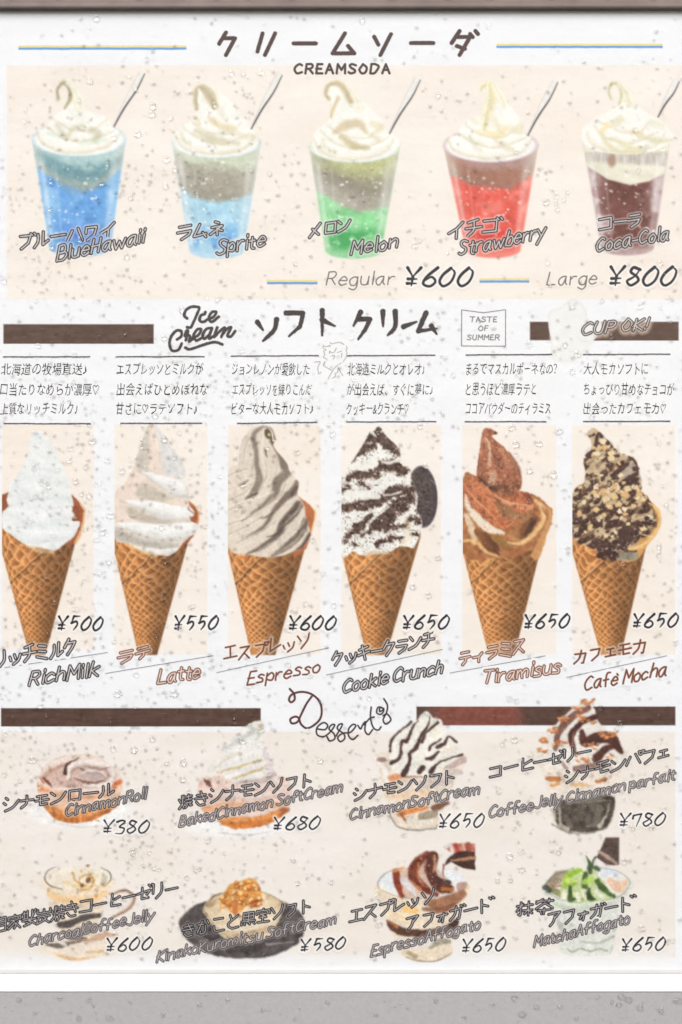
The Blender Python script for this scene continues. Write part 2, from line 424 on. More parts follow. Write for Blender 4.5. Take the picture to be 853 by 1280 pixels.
prism('shade_strip', M_SHADE_STRIP, case, [(-.0023, wz(1216.8)), (-.0023, wz(1211.5)), (-.0027, wz(1212)), (-.0031, wz(1216.8))], XL, XR)  # added strip drawing that shading along the poster's foot
prism('clear_cover', M_PANE, case, [(PANE, wz(1216.5)), (PANE+.0007, wz(1216.5)), (PANE+.0007, wz(11.5)), (PANE, wz(11.5))], XL+.001, XR-.001)

# ------------------------------------------------------------------ the poster
menu = empty('menu_poster', (0, .0004, wz(1212)))
tag(menu, 'white cafe menu poster of cream sodas, cones and desserts behind the wet cover', 'menu poster')
me = np_mesh('paper', [(wx(-26), 0, wz(1222)), (wx(879), 0, wz(1222)), (wx(879), 0, wz(6)), (wx(-26), 0, wz(6)),
                       (wx(-26), .0004, wz(1222)), (wx(879), .0004, wz(1222)), (wx(879), .0004, wz(6)), (wx(-26), .0004, wz(6))],
             [(0, 1, 2, 3), (5, 4, 7, 6), (4, 0, 3, 7), (1, 5, 6, 2), (3, 2, 6, 7), (4, 5, 1, 0)])
link('paper', me, M_PAPER, menu)

def area(name, x0, y0, x1, y1, col, layer, soft=1.2, soft_bottom=None, tex=None, label=None, step=1):
    p = Pic(math.floor(x0-3-soft), math.floor(y0-3-soft), x1+4+soft, y1+4+(soft_bottom or soft), step)
    sd = np.maximum(np.maximum(x0-p.X, p.X-x1), y0-p.Y)
    cov = np.clip(.5-sd/(2*soft), 0, 1)
    sb = soft_bottom or soft
    cov = cov*sstep(y1+sb, y1-sb, p.Y)
    c = np.asarray(col, float)
    if tex: c = tex(p)
    p.paint(cov, c); return p.emit(menu, name, layer, label)
def beige(c0, seed, a=5):
    c0 = np.asarray(c0, float)
    return lambda p: c0+((fbm(p.X, p.Y*1.6, 90, seed)-.5)*a*2)[..., None]*np.array([.5, 1, 1.5])
area('tint_panel', 8, 81, 860, 374, None, .000006, 1.2, tex=beige((243, 234, 226), 3))
for i, (xa, xb, yb) in enumerate([(2, 117, 812), (143, 259, 818), (285, 401, 818), (427, 552, 818), (578, 696, 818), (716, 845, 818)]):
    area('tint_panel', xa, 531, xb, yb, None, .000006, 1.0, tex=beige((243, 234, 226), 20+i))
area('tint_panel', -20, 915, 845, 1196, None, .000006, 1.2, 12, tex=beige((238, 231, 225), 40, 6))

def brown_tex(red=None):
    def f(p):
        c = np.array([86, 62, 54.])+((fbm(p.X*.12, p.Y, 2.6, 9)-.5)*22)[..., None]+((fbm(p.X, p.Y, 6, 19)-.5)*16)[..., None]
        if red: 
            k = (sstep(red[0], red[0]+25, p.X)*sstep(red[1]+12, red[1]-12, p.X))[..., None]
            c = c*(1-k)+(np.array([128, 72, 62.])+((fbm(p.X, p.Y, 4, 3)-.5)*30)[..., None])*k
        return c
    return f
area('section_bar', 4, 405, 192, 429.5, None, .000012, .6, tex=brown_tex())
area('section_bar', 663, 402, 690, 425, None, .000012, .6, tex=brown_tex())
area('section_bar', 738, 402, 849, 425.5, None, .000012, .6, tex=brown_tex())
area('section_bar', 1, 885.5, 326, 908.5, None, .000012, .6, tex=brown_tex())
area('section_bar', 521, 883.5, 845, 907, None, .000012, .6, tex=brown_tex((530, 652)))
for (xa, xb, ya) in [(23, 233, 56), (621, 829, 53.8), (334, 397, 349.5), (600, 662, 347.5)]:
    p = Pic(xa-3, int(ya)-4, xb+3, int(ya)+10, .5)
    p.warp(.35, 6, int(xa))
    e = np.clip(.5-np.maximum(xa-p.WX, p.WX-xb), 0, 1)
    p.paint(e*np.clip(.5-(np.abs(p.WY-ya-1)-1.0), 0, 1), (236, 217, 140))
    p.paint(e*np.clip(.5-(np.abs(p.WY-ya-4)-1.5), 0, 1), (104, 160, 214))
    p.emit(menu, 'twin_line', .000014)

# ------------------------------------------------------------------ cream soda pictures
def soda(rim, rcy, rry, lowest, bot, by, pal, tip, folds, spoon, seed, label, cream_top, over=False):
    rx0, rx1 = rim; bx0, bx1 = bot; cxr = (rx0+rx1)/2; cxb = (bx0+bx1)/2; R = (rx1-rx0)/2; Rb = (bx1-bx0)/2
    p = Pic(rx0-14, 78, rx1+30, 330)
    X, Y = p.X, p.Y
    # cup silhouette
    th = np.linspace(0, math.pi, 14)
    pts = [(rx0, rcy)]+[(bx0+.0, by-7)]+[(cxb-Rb*math.cos(t)*.98, by-7+9*math.sin(t)) for t in th[1:-1]]+[(bx1, by-7), (rx1, rcy)]
    cup = p.poly(pts, 1.3, False)
    front = rcy+(lowest-rcy)*np.sqrt(np.clip(1-((X-cxr)/R)**2, 0, 1))     # visible front rim
    v = np.clip((Y-front)/(by-front), 0, 1); half = R+(Rb-R)*np.clip((Y-rcy)/(by-rcy), 0, 1)
    xc = cxr+(cxb-cxr)*np.clip((Y-rcy)/(by-rcy), 0, 1); u = np.clip((X-xc)/half, -1, 1)
    n1 = fbm(X, Y, 16, seed); n2 = fbm(X, Y, 6, seed+3); n3 = fbm(X, Y*2.2-X*.6, 22, seed+6)
    liq = np.array(pal['liq'], float)+((n1-.5)*44+(n2-.5)*26)[..., None]
    deep = np.array(pal['deep'], float); k = np.clip(sstep(.62, .8, v)*sstep(.35, .62, n1)*1.1, 0, 1)[..., None]
    liq = liq*(1-k)+deep*k
    pale = np.array(pal['pale'], float)
    k = (np.clip(np.abs(u)**4*.85+sstep(.5, .8, fbm(X, Y, 20, seed+9))*.55, 0, 1))[..., None]; liq = liq*(1-k)+pale*k
    k = sstep(.86, .98, v)[..., None]*.75; liq = liq*(1-k)+pale*k
    p.paint(cup, liq, 'cup')
    # clouded band of melted cream
    bb = pal['band_y']; bnd = np.polyval(np.polyfit([-1, -.4, .1, .6, 1], bb, 3), u)+(n3-.5)*16
    kb = sstep(bnd+5, bnd-5, Y)*cup
    b1, b2, b3 = [np.array(c, float) for c in pal['band']]
    s_ = np.clip((Y-front)/np.maximum(bnd-front, 4)+(n3-.5)*.5+u*-.12, 0, 1)[..., None]
    bc = np.where(s_ < .5, b1+(b2-b1)*sstep(.1, .5, s_), b2+(b3-b2)*sstep(.5, .95, s_))+((n2-.5)*24)[..., None]
    kk = (np.abs(u)**5*.75)[..., None]; bc = bc*(1-kk)+np.array([215, 215, 205.])*kk
    p.paint(kb, bc, 'cup')
    if over:                                            # cream sunk into the cup
        yb_ = np.interp(u, [-1, -.5, .1, .6, 1], [207, 224, 231, 226, 216]); kc = sstep(yb_+2, yb_-2, Y)*cup
        p.paint(kc, np.array([234, 230, 212.])+((n3-.5)*26)[..., None], 'cup')
        kf = kc*sstep(187, 192, Y)*sstep(208, 200, Y-u*3)
        p.paint(kf, np.array([196, 188, 182.])+((vnoise(X, Y*.2, 2.2, seed)-.5)*46)[..., None], 'cup', .8)
        p.paint(p.ell(cxr-18, 200, 5, 8, 0, 2)*cup, (160, 122, 100), 'cup', .8)
    # ice glints
    r = random.Random(seed)
    for i in range(46):
        a = r.uniform(-.9, .9); q = r.random()**.8; yy = lowest+4+q*(by-lowest-16); hh = R+(Rb-R)*(yy-rcy)/(by-rcy)
        xx = cxr+(cxb-cxr)*(yy-rcy)/(by-rcy)+a*hh; rr = r.uniform(.6, 1.7)
        p.tint(p.ell(xx, yy, rr*r.uniform(1, 1.6), rr, r.uniform(-.6, .6), .6)*cup, (248, 248, 248), r.uniform(.3, .8))
    # foam rim
    rimc = p.ell(cxr, rcy, R, rry, 0, .8)
    p.paint(rimc, np.array(pal['rim'], float)+((n2-.5)*12)[..., None], 'soft_cream')
    foam = p.ell(cxr, rcy, R-2.2, rry-1.6, 0, 1.2); p.paint(foam, np.array([246, 245, 244.])+((n2-.5)*8)[..., None], 'soft_cream')
    # cream mound
    p.warp(1.2, 9, seed+2)
    mound = p.poly(cream_top, 1.0)
    cc = np.array([246, 244, 238.])+((n1-.5)*14)[..., None]
    p.paint(mound, cc, 'soft_cream')
    mm = np.maximum(mound, rimc); jx = (seed % 7)-3; lo = rcy+(lowest-rcy)*.55
    cols = [(250, 249, 246), (248, 247, 242), (243, 240, 230), (220, 213, 188)]
    p.tube([rx0+9, rcy-8, rx0+20, rcy+3, cxr-6+jx, lo-1, rx1-26, rcy+4, rx1-11, rcy-7], [9, 15, 16, 15, 8], cols, None, 1.6, .9, mm, 4, seed)
    p.tube([rx0+18, rcy-19, cxr-20+jx, rcy-8, cxr+6, rcy-3, rx1-18, rcy-11], [8, 14, 15, 7], cols, None, 1.5, .9, mm, 4, seed+1)
    p.tube([cxr-30+jx, rcy-26, cxr-10, rcy-17, cxr+14, rcy-15, rx1-27, rcy-25], [7, 12, 12, 6], cols, None, 1.5, .85, mm, 4, seed+2)
    for (pts, w, col, o) in folds: p.paint(p.stroke(pts, w, 2.6)*mm, col, None, o*.8)
    for (pts, w, col) in tip:
        p.paint(p.stroke(pts, [v*1.5 for v in (w if isinstance(w, list) else [w])], 1.0), (238, 234, 218), 'soft_cream', .9)
    for (pts, w, col) in tip:
        p.tube([v for q in pts for v in q], w, [tuple(min(250, v+46) for v in col), tuple(min(245, v+10) for v in col), tuple(min(250, v+32) for v in col)], 'soft_cream', 1.3, .85, None, 5, seed+8)
    p.nowarp()
    for ua, ub, o in ((-.86, .05, .35), (.80, .07, .30), (-.55, .03, .16)):
        p.tint(cup*(1-rimc)*sstep(ub*2, 0, np.abs(u-ua))*sstep(.02, .15, v)*sstep(1, .8, v), (250, 250, 250), o)
    # spoon handle
    (sx0, sy0), (sx1, sy1) = spoon                       # foot, head
    dx, dy = sx1-sx0, sy1-sy0; nx, ny = -dy/math.hypot(dx, dy), dx/math.hypot(dx, dy)
    L = [(sx0, sy0), (sx0+dx*.35-nx*.8, sy0+dy*.35-ny*.8), (sx0+dx*.7, sy0+dy*.7), (sx1, sy1)]
    p.paint(p.stroke(L, [2.0, 4.5, 8.6, 7.5], .7), (236, 234, 230), 'spoon')
    E = [(a+nx*w_, b+ny*w_) for (a, b), w_ in zip(L, (.3, 1.7, 3.8, 3.2))]
    p.paint(p.stroke(E, [1.6, 2.0, 1.6, 1.0], .55), (52, 44, 50), 'spoon', .95)
    E2 = [(a-nx*w_, b-ny*w_) for (a, b), w_ in zip(L, (.4, 2.0, 4.2, 3.6))]
    p.paint(p.stroke(E2, [.8, .9, .9, .7], .6), (205, 200, 198), 'spoon', .8)
    p.finish(.75, .04, .03, 13)
    p.emit(menu, 'cream_soda_picture', .000025, label)
TAN = (198, 186, 150); TAN2 = (214, 204, 172); YEL = (238, 214, 160)
def Z(ox, pts): return [(ox+pts[i]/4.739, 80+pts[i+1]/4.739) for i in range(0, len(pts), 2)]
soda((40, 157), 173, 22.5, 196, (62, 138), 318,
  dict(liq=(104, 166, 228), deep=(84, 128, 212), pale=(160, 205, 240), band_y=[205, 232, 240, 226, 206], band=[(180, 208, 208), (112, 156, 166), (156, 172, 166)], rim=(190, 216, 224)),
  [(Z(20, [250, 200, 245, 150, 275, 110, 310, 130, 322, 190, 290, 255]), [4, 4, 5, 6, 6, 3], (150, 140, 108)), (Z(20, [300, 112, 345, 150, 375, 210, 380, 260]), [3, 6, 9, 9], (222, 216, 196))],
  [(Z(20, [240, 360, 270, 400, 290, 440]), 5, (212, 206, 178), .8), (Z(20, [310, 420, 340, 380, 390, 360]), 6, (206, 198, 166), .75), (Z(20, [450, 390, 490, 410, 470, 450]), 8, (196, 190, 160), .8), (Z(20, [380, 470, 450, 465, 530, 440]), 3, (208, 232, 206), .8), (Z(20, [190, 410, 260, 425]), 4, (206, 226, 214), .7)],
  ((142, 157.5), (178, 90)), 101, 'printed picture of the blue cream soda in a clear cup', Z(20, [160, 400, 215, 320, 270, 270, 300, 235, 370, 240, 440, 280, 530, 310, 570, 370, 610, 420, 560, 480, 380, 510, 220, 490]))
soda((215, 326), 177, 20.5, 194, (237, 305), 321,
  dict(liq=(168, 212, 234), deep=(112, 174, 228), pale=(200, 226, 238), band_y=[236, 246, 250, 246, 238], band=[(206, 214, 190), (172, 166, 152), (160, 156, 142)], rim=(208, 222, 222)),
  [(Z(195, [240, 260, 235, 165, 275, 140, 320, 180, 345, 240]), [6, 7, 9, 14, 10], (172, 158, 128)), (Z(195, [255, 150, 262, 190, 258, 225]), [3, 5, 3], (240, 236, 228))],
  [(Z(195, [330, 330, 390, 370, 450, 375]), 8, (222, 204, 158), .85), (Z(195, [240, 390, 330, 440, 490, 470]), [6, 10, 4], (206, 196, 164), .85), (Z(195, [420, 380, 500, 420, 580, 430]), 8, (226, 218, 190), .8), (Z(195, [150, 410, 170, 450, 200, 470]), 4, (212, 204, 176), .8), (Z(195, [240, 320, 250, 350]), 4, YEL, .8), (Z(195, [380, 260, 400, 310]), 7, (230, 224, 204), .7)],
  ((314, 160), (350, 92)), 202, 'printed picture of the pale blue ramune cream soda in a clear cup', Z(195, [110, 450, 130, 390, 210, 330, 235, 300, 240, 230, 230, 170, 270, 130, 330, 125, 400, 180, 470, 250, 530, 310, 560, 370, 600, 420, 590, 470, 400, 520, 200, 500]))
soda((387, 500), 182, 21, 203, (407, 477), 321,
  dict(liq=(138, 214, 148), deep=(62, 168, 92), pale=(176, 222, 178), band_y=[236, 252, 260, 262, 256], band=[(190, 192, 140), (148, 142, 126), (178, 172, 160)], rim=(212, 226, 210)),
  [(Z(365, [215, 200, 200, 170, 215, 125, 260, 110, 310, 140, 350, 220]), [6, 6, 6, 7, 9, 8], (180, 164, 132)), (Z(365, [275, 200, 250, 250, 230, 310]), [5, 5, 4], (196, 180, 146)), (Z(365, [330, 120, 380, 200, 400, 260]), [4, 7, 8], (226, 220, 200))],
  [(Z(365, [255, 400, 320, 360, 400, 350, 440, 400]), [6, 12, 10, 4], (206, 186, 146), .9), (Z(365, [290, 430, 370, 480, 450, 495]), [6, 11, 4], (194, 178, 132), .9), (Z(365, [480, 350, 530, 370, 510, 390]), 8, (228, 216, 182), .85), (Z(365, [470, 420, 520, 450]), 6, (216, 206, 170), .7), (Z(365, [180, 440, 200, 490, 260, 520]), 4, (222, 216, 188), .8)],
  ((487, 166), (523, 98)), 303, 'printed picture of the green melon cream soda in a clear cup', Z(365, [120, 470, 140, 400, 210, 340, 225, 300, 240, 240, 205, 195, 205, 130, 260, 100, 330, 115, 400, 190, 470, 260, 540, 340, 560, 390, 620, 430, 620, 490, 400, 570, 180, 540]))
soda((555, 673), 181, 22, 202, (583, 651), 320,
  dict(liq=(226, 84, 70), deep=(214, 58, 54), pale=(244, 150, 138), band_y=[220, 230, 236, 230, 222], band=[(176, 140, 132), (164, 112, 92), (158, 112, 96)], rim=(206, 180, 186)),
  [(Z(540, [290, 150, 300, 125, 340, 115]), [4, 6, 7], (206, 194, 160)), (Z(540, [340, 120, 355, 200, 330, 290, 310, 390]), [8, 11, 10, 6], (214, 202, 164)), (Z(540, [370, 120, 410, 190, 430, 240]), [5, 8, 6], (222, 216, 194))],
  [(Z(540, [330, 400, 400, 420, 430, 380]), 8, (244, 226, 170), .9), (Z(540, [280, 400, 320, 400]), 5, (240, 214, 158), .8), (Z(540, [230, 440, 260, 490, 290, 510]), 5, (226, 218, 196), .85), (Z(540, [370, 440, 440, 490, 480, 500]), [4, 8, 5], (222, 212, 186), .85), (Z(540, [470, 380, 520, 390, 540, 360]), 9, (228, 218, 184), .8), (Z(540, [370, 330, 400, 390]), 8, (230, 222, 190), .8), (Z(540, [240, 320, 265, 340]), 7, (238, 230, 204), .9)],
  ((660, 168.5), (695, 101)), 404, 'printed picture of the red strawberry cream soda in a clear cup', Z(540, [165, 430, 170, 370, 240, 320, 300, 300, 325, 240, 330, 170, 290, 150, 310, 105, 370, 110, 430, 210, 480, 260, 540, 350, 550, 410, 590, 460, 520, 530, 330, 560, 200, 520]))
soda((729, 838), 175, 17, 192, (752, 818), 317,
  dict(liq=(110, 58, 52), deep=(104, 52, 46), pale=(206, 188, 190), band_y=[205, 215, 222, 215, 208], band=[(226, 222, 206), (200, 190, 178), (150, 110, 100)], rim=(236, 234, 226)),
  [(Z(673, [430, 205, 418, 150, 440, 110, 480, 120, 495, 170, 480, 230]), [4, 4, 5, 5, 5, 4], (192, 184, 150)), (Z(673, [480, 112, 520, 160, 545, 230]), [4, 7, 9], (216, 210, 184))],
  [(Z(673, [390, 380, 410, 360]), 7, (246, 222, 160), .9), (Z(673, [440, 440, 540, 490, 620, 505]), [4, 9, 5], (224, 216, 178), .9), (Z(673, [370, 400, 420, 480, 500, 520, 620, 525]), [4, 7, 6, 4], (222, 212, 170), .9), (Z(673, [600, 430, 700, 450, 790, 450]), [4, 8, 5], (214, 208, 172), .85), (Z(673, [450, 350, 490, 330]), 10, (222, 216, 184), .8), (Z(673, [680, 350, 730, 360]), 9, (232, 228, 204), .8), (Z(673, [560, 400, 610, 410]), 6, (226, 206, 160), .8)],
  ((823, 145.5), (847, 100)), 505, 'printed picture of the dark cola cream soda in a clear cup', Z(673, [262, 440, 270, 370, 330, 320, 390, 290, 470, 240, 530, 220, 610, 260, 690, 310, 750, 350, 790, 400, 800, 450, 700, 500, 560, 530, 400, 520, 300, 480]), over=True)

# ------------------------------------------------------------------ ice cream cone pictures
def cone_base(p, x0, right, btm, seed):
    """waffle cone: x0 left edge at y=690, right = (x, y) top right, btm = (left, right) x at y 806"""
    X, Y = p.X, p.Y
    bl, br = btm; k = (820-690)/(806-690.)
    xl = lambda y: x0+(bl-x0)*(y-690)/116.; xr = lambda y: right[0]+(br-right[0])*(y-right[1])/(806-right[1])
    pts = [(x0, 640), (x0, 690), (xl(819), 819), (xr(819), 819), right, (right[0], 640)]
    tf = p.tf; p.tf = (0, 0, 1); cov = p.poly(pts, .6, False); p.tf = tf
    L = xl(np.maximum(Y, 690)); R = xr(np.minimum(np.maximum(Y, right[1]), 819)); u = np.clip((X-L)/(R-L), 0.001, .999)
    th = np.arcsin(np.clip(2*u-1, -1, 1)); w_ = (R-L)/95.
    xw = (fbm(X, Y, 17, seed)-.5)*1.3; yw = (fbm(X, Y, 15, seed+4)-.5)*1.1
    seam = (Y+yw*6)-(735-(X-x0)*.95)                       # the overlapping edge of the rolled wafer
    fl = seam < 0; lr = 12.2*np.log(np.clip(872-Y, 30, 260))
    f1 = np.where(fl, lr*.86-2.1*th+xw, lr*1.02-2.5*th+xw+.4); f2 = np.where(fl, lr*.80+2.3*th+yw+.3, lr*.98+2.2*th+yw)
    a = np.abs((f1 % 1)-.5)*2; b = np.abs((f2 % 1)-.5)*2
    ridge = np.maximum(sstep(.55, .95, a)*(.75+.5*xw), sstep(.58, .95, b)*(.8+.5*yw)); ridge = np.clip(ridge, 0, 1)
    shade = sstep(.2, .9, (f1 % 1))*.5+sstep(.8, .1, (f2 % 1))*.5      # pits slope one way
    litx = np.interp(u, [0, .12, .4, .62, .85, 1], [.95, 1.06, .98, .80, .68, .66])
    cell = np.array([190, 122, 70.])*(.74+.42*shade)[..., None]; rg = np.array([232, 176, 114.])
    c = cell*(1-ridge[..., None])+rg*ridge[..., None]
    kd = sstep(.35, .95, u)[..., None]*.55*ridge[..., None]; c = c*(1-kd)+np.array([186, 122, 76.])*kd
    c = c*litx[..., None]*(.93+.16*fbm(X, Y, 7, seed+8))[..., None]
    gl_ = sstep(3.2, .6, np.abs(seam-1.2)); c = c*(1-.5*gl_[..., None])+np.array([228, 172, 112.])*.5*gl_[..., None]
    gd = sstep(3, .8, np.abs(seam-4.2)); c = c*(1-.32*gd[..., None])
    edge = sstep(.03, .0, 1-u); c = c*(1-.3*edge[..., None])+np.array([214, 160, 110.])*.3*edge[..., None]
    p.paint(cov, c, 'cone')
    return cov
CS = 6.093
def tex(p, col, amp, sc, seed): return np.asarray(col, float)+((fbm(p.X, p.Y, sc, seed)-.5)*2*amp)[..., None]
def cone_pic(x0, ox):
    return Pic(x0, 528, ox+140, 824, 1.0, (ox, 520, CS))
def cream(p, pts, col, seed, amp=10, sc=8, soft=.9, part='soft_cream'):
    m_ = p.poly(pts, soft); p.paint(m_, np.asarray(col, float)+((fbm(p.X, p.Y, sc, seed)-.5)*2*amp)[..., None], part); return m_
CH, CHL = (160, 88, 56), (220, 162, 108)

# rich milk
p = cone_pic(2, 0); cone_base(p, 2, (99, 660), (33, 60), 610)
p.warp(1.0, 6, 6)
p.paint(p.poly([12, 600, 65, 580, 50, 640, 62, 690, 12, 735], .8, False), (146, 82, 54), 'cone')
p.paint(p.poly([540, 595, 590, 640, 640, 730, 612, 880, 560, 960, 500, 1010, 520, 800, 545, 780, 575, 745, 545, 725, 560, 690], .8, False), np.array(CH)*1., 'cone')
p.paint(p.stroke([610, 660, 642, 730, 615, 880, 575, 960], [6, 14, 20, 26], .8), CHL, 'cone', .8)
m_ = cream(p, [245, 130, 290, 110, 340, 140, 400, 220, 470, 380, 520, 470, 532, 560, 560, 680, 545, 720, 590, 790, 606, 825, 560, 920, 480, 985, 420, 1025, 330, 1012, 200, 985, 90, 905, 15, 850, 12, 740, 60, 690, 60, 620, 75, 520, 150, 420, 205, 300], (234, 236, 236), 5, 5, 14, 1.2)
p.paint(p.poly([545, 690, 600, 700, 612, 800, 550, 800, 548, 775, 578, 745], .7, False), (142, 78, 50), 'cone')
for q, w in (([90, 900, 250, 860, 480, 840], 30), ([150, 640, 330, 610, 520, 640], 26), ([150, 450, 300, 470, 500, 500], 22)):
    p.paint(p.stroke(q, w, 4)*m_, (222, 228, 228), None, .6)
MK = [(242, 243, 243), (237, 239, 239), (231, 234, 234), (217, 222, 223)]
for i, (q, w) in enumerate((([230, 330, 330, 370, 460, 400], [20, 90, 60]), ([130, 520, 300, 580, 530, 590], [30, 120, 70]), ([70, 730, 280, 780, 570, 740], [40, 130, 70]), ([40, 860, 250, 920, 520, 900], [40, 110, 60]))):
    p.tube(q, w, MK, None, 2, .8, m_, 5, 40+i)
p.paint(p.stroke([200, 990, 300, 1020, 400, 1035], [10, 34, 20], 2), (232, 205, 160), 'soft_cream', .9)
p.paint(p.stroke([280, 1015, 360, 1030], [10, 24], 2), (150, 110, 78), None, .7)
p.finish(.65, .065, .06, 26)
p.emit(menu, 'cone_picture', .000025, 'printed picture of a plain white soft cream cone')

# latte
p = cone_pic(143, 130); cone_base(p, 143, (238, 668), (170, 200), 620)
p.warp(1.0, 7, 16)
p.paint(p.poly([600, 600, 640, 640, 700, 690, 728, 750, 712, 840, 680, 920, 600, 1010, 560, 900], .8, False), CH, 'cone')
p.paint(p.stroke([650, 650, 705, 700, 722, 760, 690, 900], [6, 14, 14, 10], .8), CHL, 'cone', .8)
m_ = cream(p, [330, 70, 380, 65, 430, 110, 490, 220, 560, 300, 610, 370, 625, 460, 600, 475, 640, 540, 645, 640, 655, 680, 690, 740, 650, 790, 715, 830, 705, 880, 620, 950, 560, 1020, 500, 1060, 420, 1060, 300, 1030, 180, 975, 78, 920, 78, 600, 150, 520, 220, 400, 260, 260, 300, 160], (234, 217, 205), 25, 5, 10, 1)
for pts, col in (([330, 70, 345, 80, 340, 400, 255, 415, 262, 250], (206, 198, 188)), ([382, 66, 430, 110, 490, 220, 560, 300, 612, 380, 620, 462, 540, 470, 450, 430, 425, 250], (222, 220, 219)),
    ([300, 500, 420, 570, 540, 630, 410, 655, 240, 610], (204, 194, 180)), ([180, 690, 300, 740, 520, 810, 460, 835, 310, 812, 190, 760], (198, 188, 174)), ([85, 850, 180, 890, 330, 950, 560, 978, 520, 1035, 420, 1012, 250, 985, 85, 935], (192, 186, 176))):
    p.paint(p.poly(pts, 2.2)*m_, np.array(col, float)+((fbm(p.X, p.Y, 7, 31)-.5)*14)[..., None])
WHT = [(246, 246, 247), (245, 245, 245), (232, 231, 228), (204, 201, 195)]
p.tube([430, 110, 480, 230, 560, 360, 590, 450], [16, 60, 90, 60], [(206, 205, 206), (228, 227, 227), (214, 212, 210)], None, 2.2, .9, m_, 6, 1)
p.tube([290, 425, 420, 490, 540, 545, 660, 560], [16, 84, 128, 150], WHT, None, 1.3, .95, m_, 6, 2)
p.tube([175, 650, 330, 690, 480, 735, 680, 750], [24, 96, 128, 100], WHT, None, 1.3, .95, m_, 6, 3)
p.tube([100, 820, 260, 860, 450, 893, 700, 870], [26, 100, 138, 130], WHT, None, 1.3, .95, m_, 6, 4)
p.tube([230, 1000, 400, 1035, 550, 1020], [20, 46, 36], WHT, None, 1.3, .8, m_, 6, 5)
for q in ([600, 500, 640, 560, 636, 640], [640, 690, 685, 745, 650, 790], [690, 820, 705, 880, 640, 940]): p.paint(p.stroke(q, [10, 40, 16], 3)*m_, (205, 202, 196), None, .6)
for q in ([640, 705, 662, 725, 690, 742], [655, 770, 690, 780]): p.paint(p.stroke(q, 8, 1), (150, 88, 58), None, .8)
p.paint(p.stroke([200, 985, 300, 1035, 400, 1065], [8, 26, 18], 1.6), (236, 212, 166), None, .8)
p.finish(.65, .065, .06, 39)
p.emit(menu, 'cone_picture', .000025, 'printed picture of a white and beige latte soft cream cone')

# espresso
p = cone_pic(285, 275); cone_base(p, 285, (384, 676), (311, 348), 630)
p.warp(.8, 7, 26)
p.paint(p.poly([590, 605, 680, 670, 732, 740, 692, 920, 660, 1010, 560, 1090, 600, 800], .8, False), (184, 108, 68), 'cone')
p.paint(p.stroke([700, 690, 728, 745, 690, 915], [8, 14, 10], .8), (238, 202, 150), 'cone', .9)
m_ = cream(p, [55, 440, 140, 370, 143, 300, 165, 190, 220, 110, 290, 75, 350, 72, 410, 110, 425, 180, 405, 220, 450, 290, 510, 360, 530, 420, 570, 470, 604, 510, 590, 590, 640, 670, 655, 760, 682, 860, 690, 910, 640, 990, 560, 1032, 420, 1075, 240, 1062, 55, 980], (224, 211, 197), 35, 6, 9)
DK = (144, 130, 120)
for q, w, col, o in (([170, 200, 150, 300, 160, 370], 26, (214, 202, 188), .7),
    ([330, 80, 272, 120, 256, 180, 275, 260, 282, 380, 300, 480, 262, 570, 190, 640], [14, 34, 38, 36, 36, 58, 52, 6], DK, 1),
    ([388, 195, 452, 290, 490, 380, 515, 425], [14, 36, 62, 40], (130, 115, 106), 1),
    ([520, 425, 440, 500, 420, 580, 360, 660, 270, 732, 170, 797], [62, 72, 60, 44, 34, 6], (140, 126, 116), 1),
    ([600, 505, 560, 575, 490, 630, 405, 735, 330, 845, 200, 922], [52, 66, 52, 30, 26, 4], (128, 112, 102), 1),
    ([600, 680, 550, 745, 480, 822, 440, 905, 330, 992, 200, 1055], [70, 76, 62, 52, 36, 8], (112, 97, 90), 1),
    ([655, 800, 600, 905, 520, 985, 400, 1068], [52, 64, 52, 18], (118, 102, 93), 1),
    ([688, 905, 640, 985, 560, 1045], [40, 40, 18], (92, 76, 70), 1)):
    p.paint(p.stroke(q, w, 1.6)*m_, np.array(col, float)+((fbm(p.X, p.Y, 5, 77)-.5)*20)[..., None], None, o)
for q, w, col in (([585, 540, 545, 600], 22, (88, 72, 66)), ([600, 690, 540, 745], 22, (82, 68, 62)), ([470, 860, 430, 900, 360, 920], [4, 12, 3], (74, 60, 54)), ([410, 740, 350, 770, 310, 775], [3, 10, 8], (96, 80, 70)),
    ([215, 490, 180, 515, 140, 530], [16, 12, 3], (112, 88, 68)), ([285, 590, 240, 610, 190, 640], [18, 16, 4], (94, 76, 66)), ([345, 255, 352, 290, 362, 312], [14, 16, 6], (132, 118, 108)), ([250, 745, 170, 797], [14, 5], (84, 68, 60))):
    p.paint(p.stroke(q, w, 1.0), col, None, .9)
for q, w in (([60, 560, 150, 540, 215, 500], [4, 9, 5]), ([60, 725, 190, 655, 280, 600, 330, 540], [3, 8, 9, 4]), ([60, 905, 200, 842, 330, 760], [3, 8, 4]), ([290, 1010, 430, 935, 520, 850], [3, 9, 5]), ([400, 1055, 560, 955, 640, 860], [3, 9, 6]), ([60, 640, 180, 592, 250, 520], [3, 8, 5]), ([395, 670, 470, 592, 500, 520], [4, 9, 5]), ([60, 460, 120, 430, 200, 400], [3, 7, 3]), ([180, 330, 190, 250, 230, 160], [4, 8, 4]), ([60, 830, 220, 770, 330, 690, 400, 620], [3, 7, 8, 4]), ([120, 970, 300, 890, 430, 800], [3, 8, 4]), ([350, 360, 360, 440, 330, 520], [4, 9, 4]), ([420, 300, 440, 380, 420, 450], [4, 10, 4]), ([500, 800, 580, 720, 620, 650], [4, 9, 5]), ([540, 900, 620, 820, 650, 760], [4, 8, 5])):
    p.paint(p.stroke(q, w, 1.2)*m_, (158, 140, 126), None, .6)
    p.paint(p.stroke([v+(5 if i % 2 == 0 else 9) for i, v in enumerate(q)], w, 1.2)*m_, (243, 236, 227), None, .6)
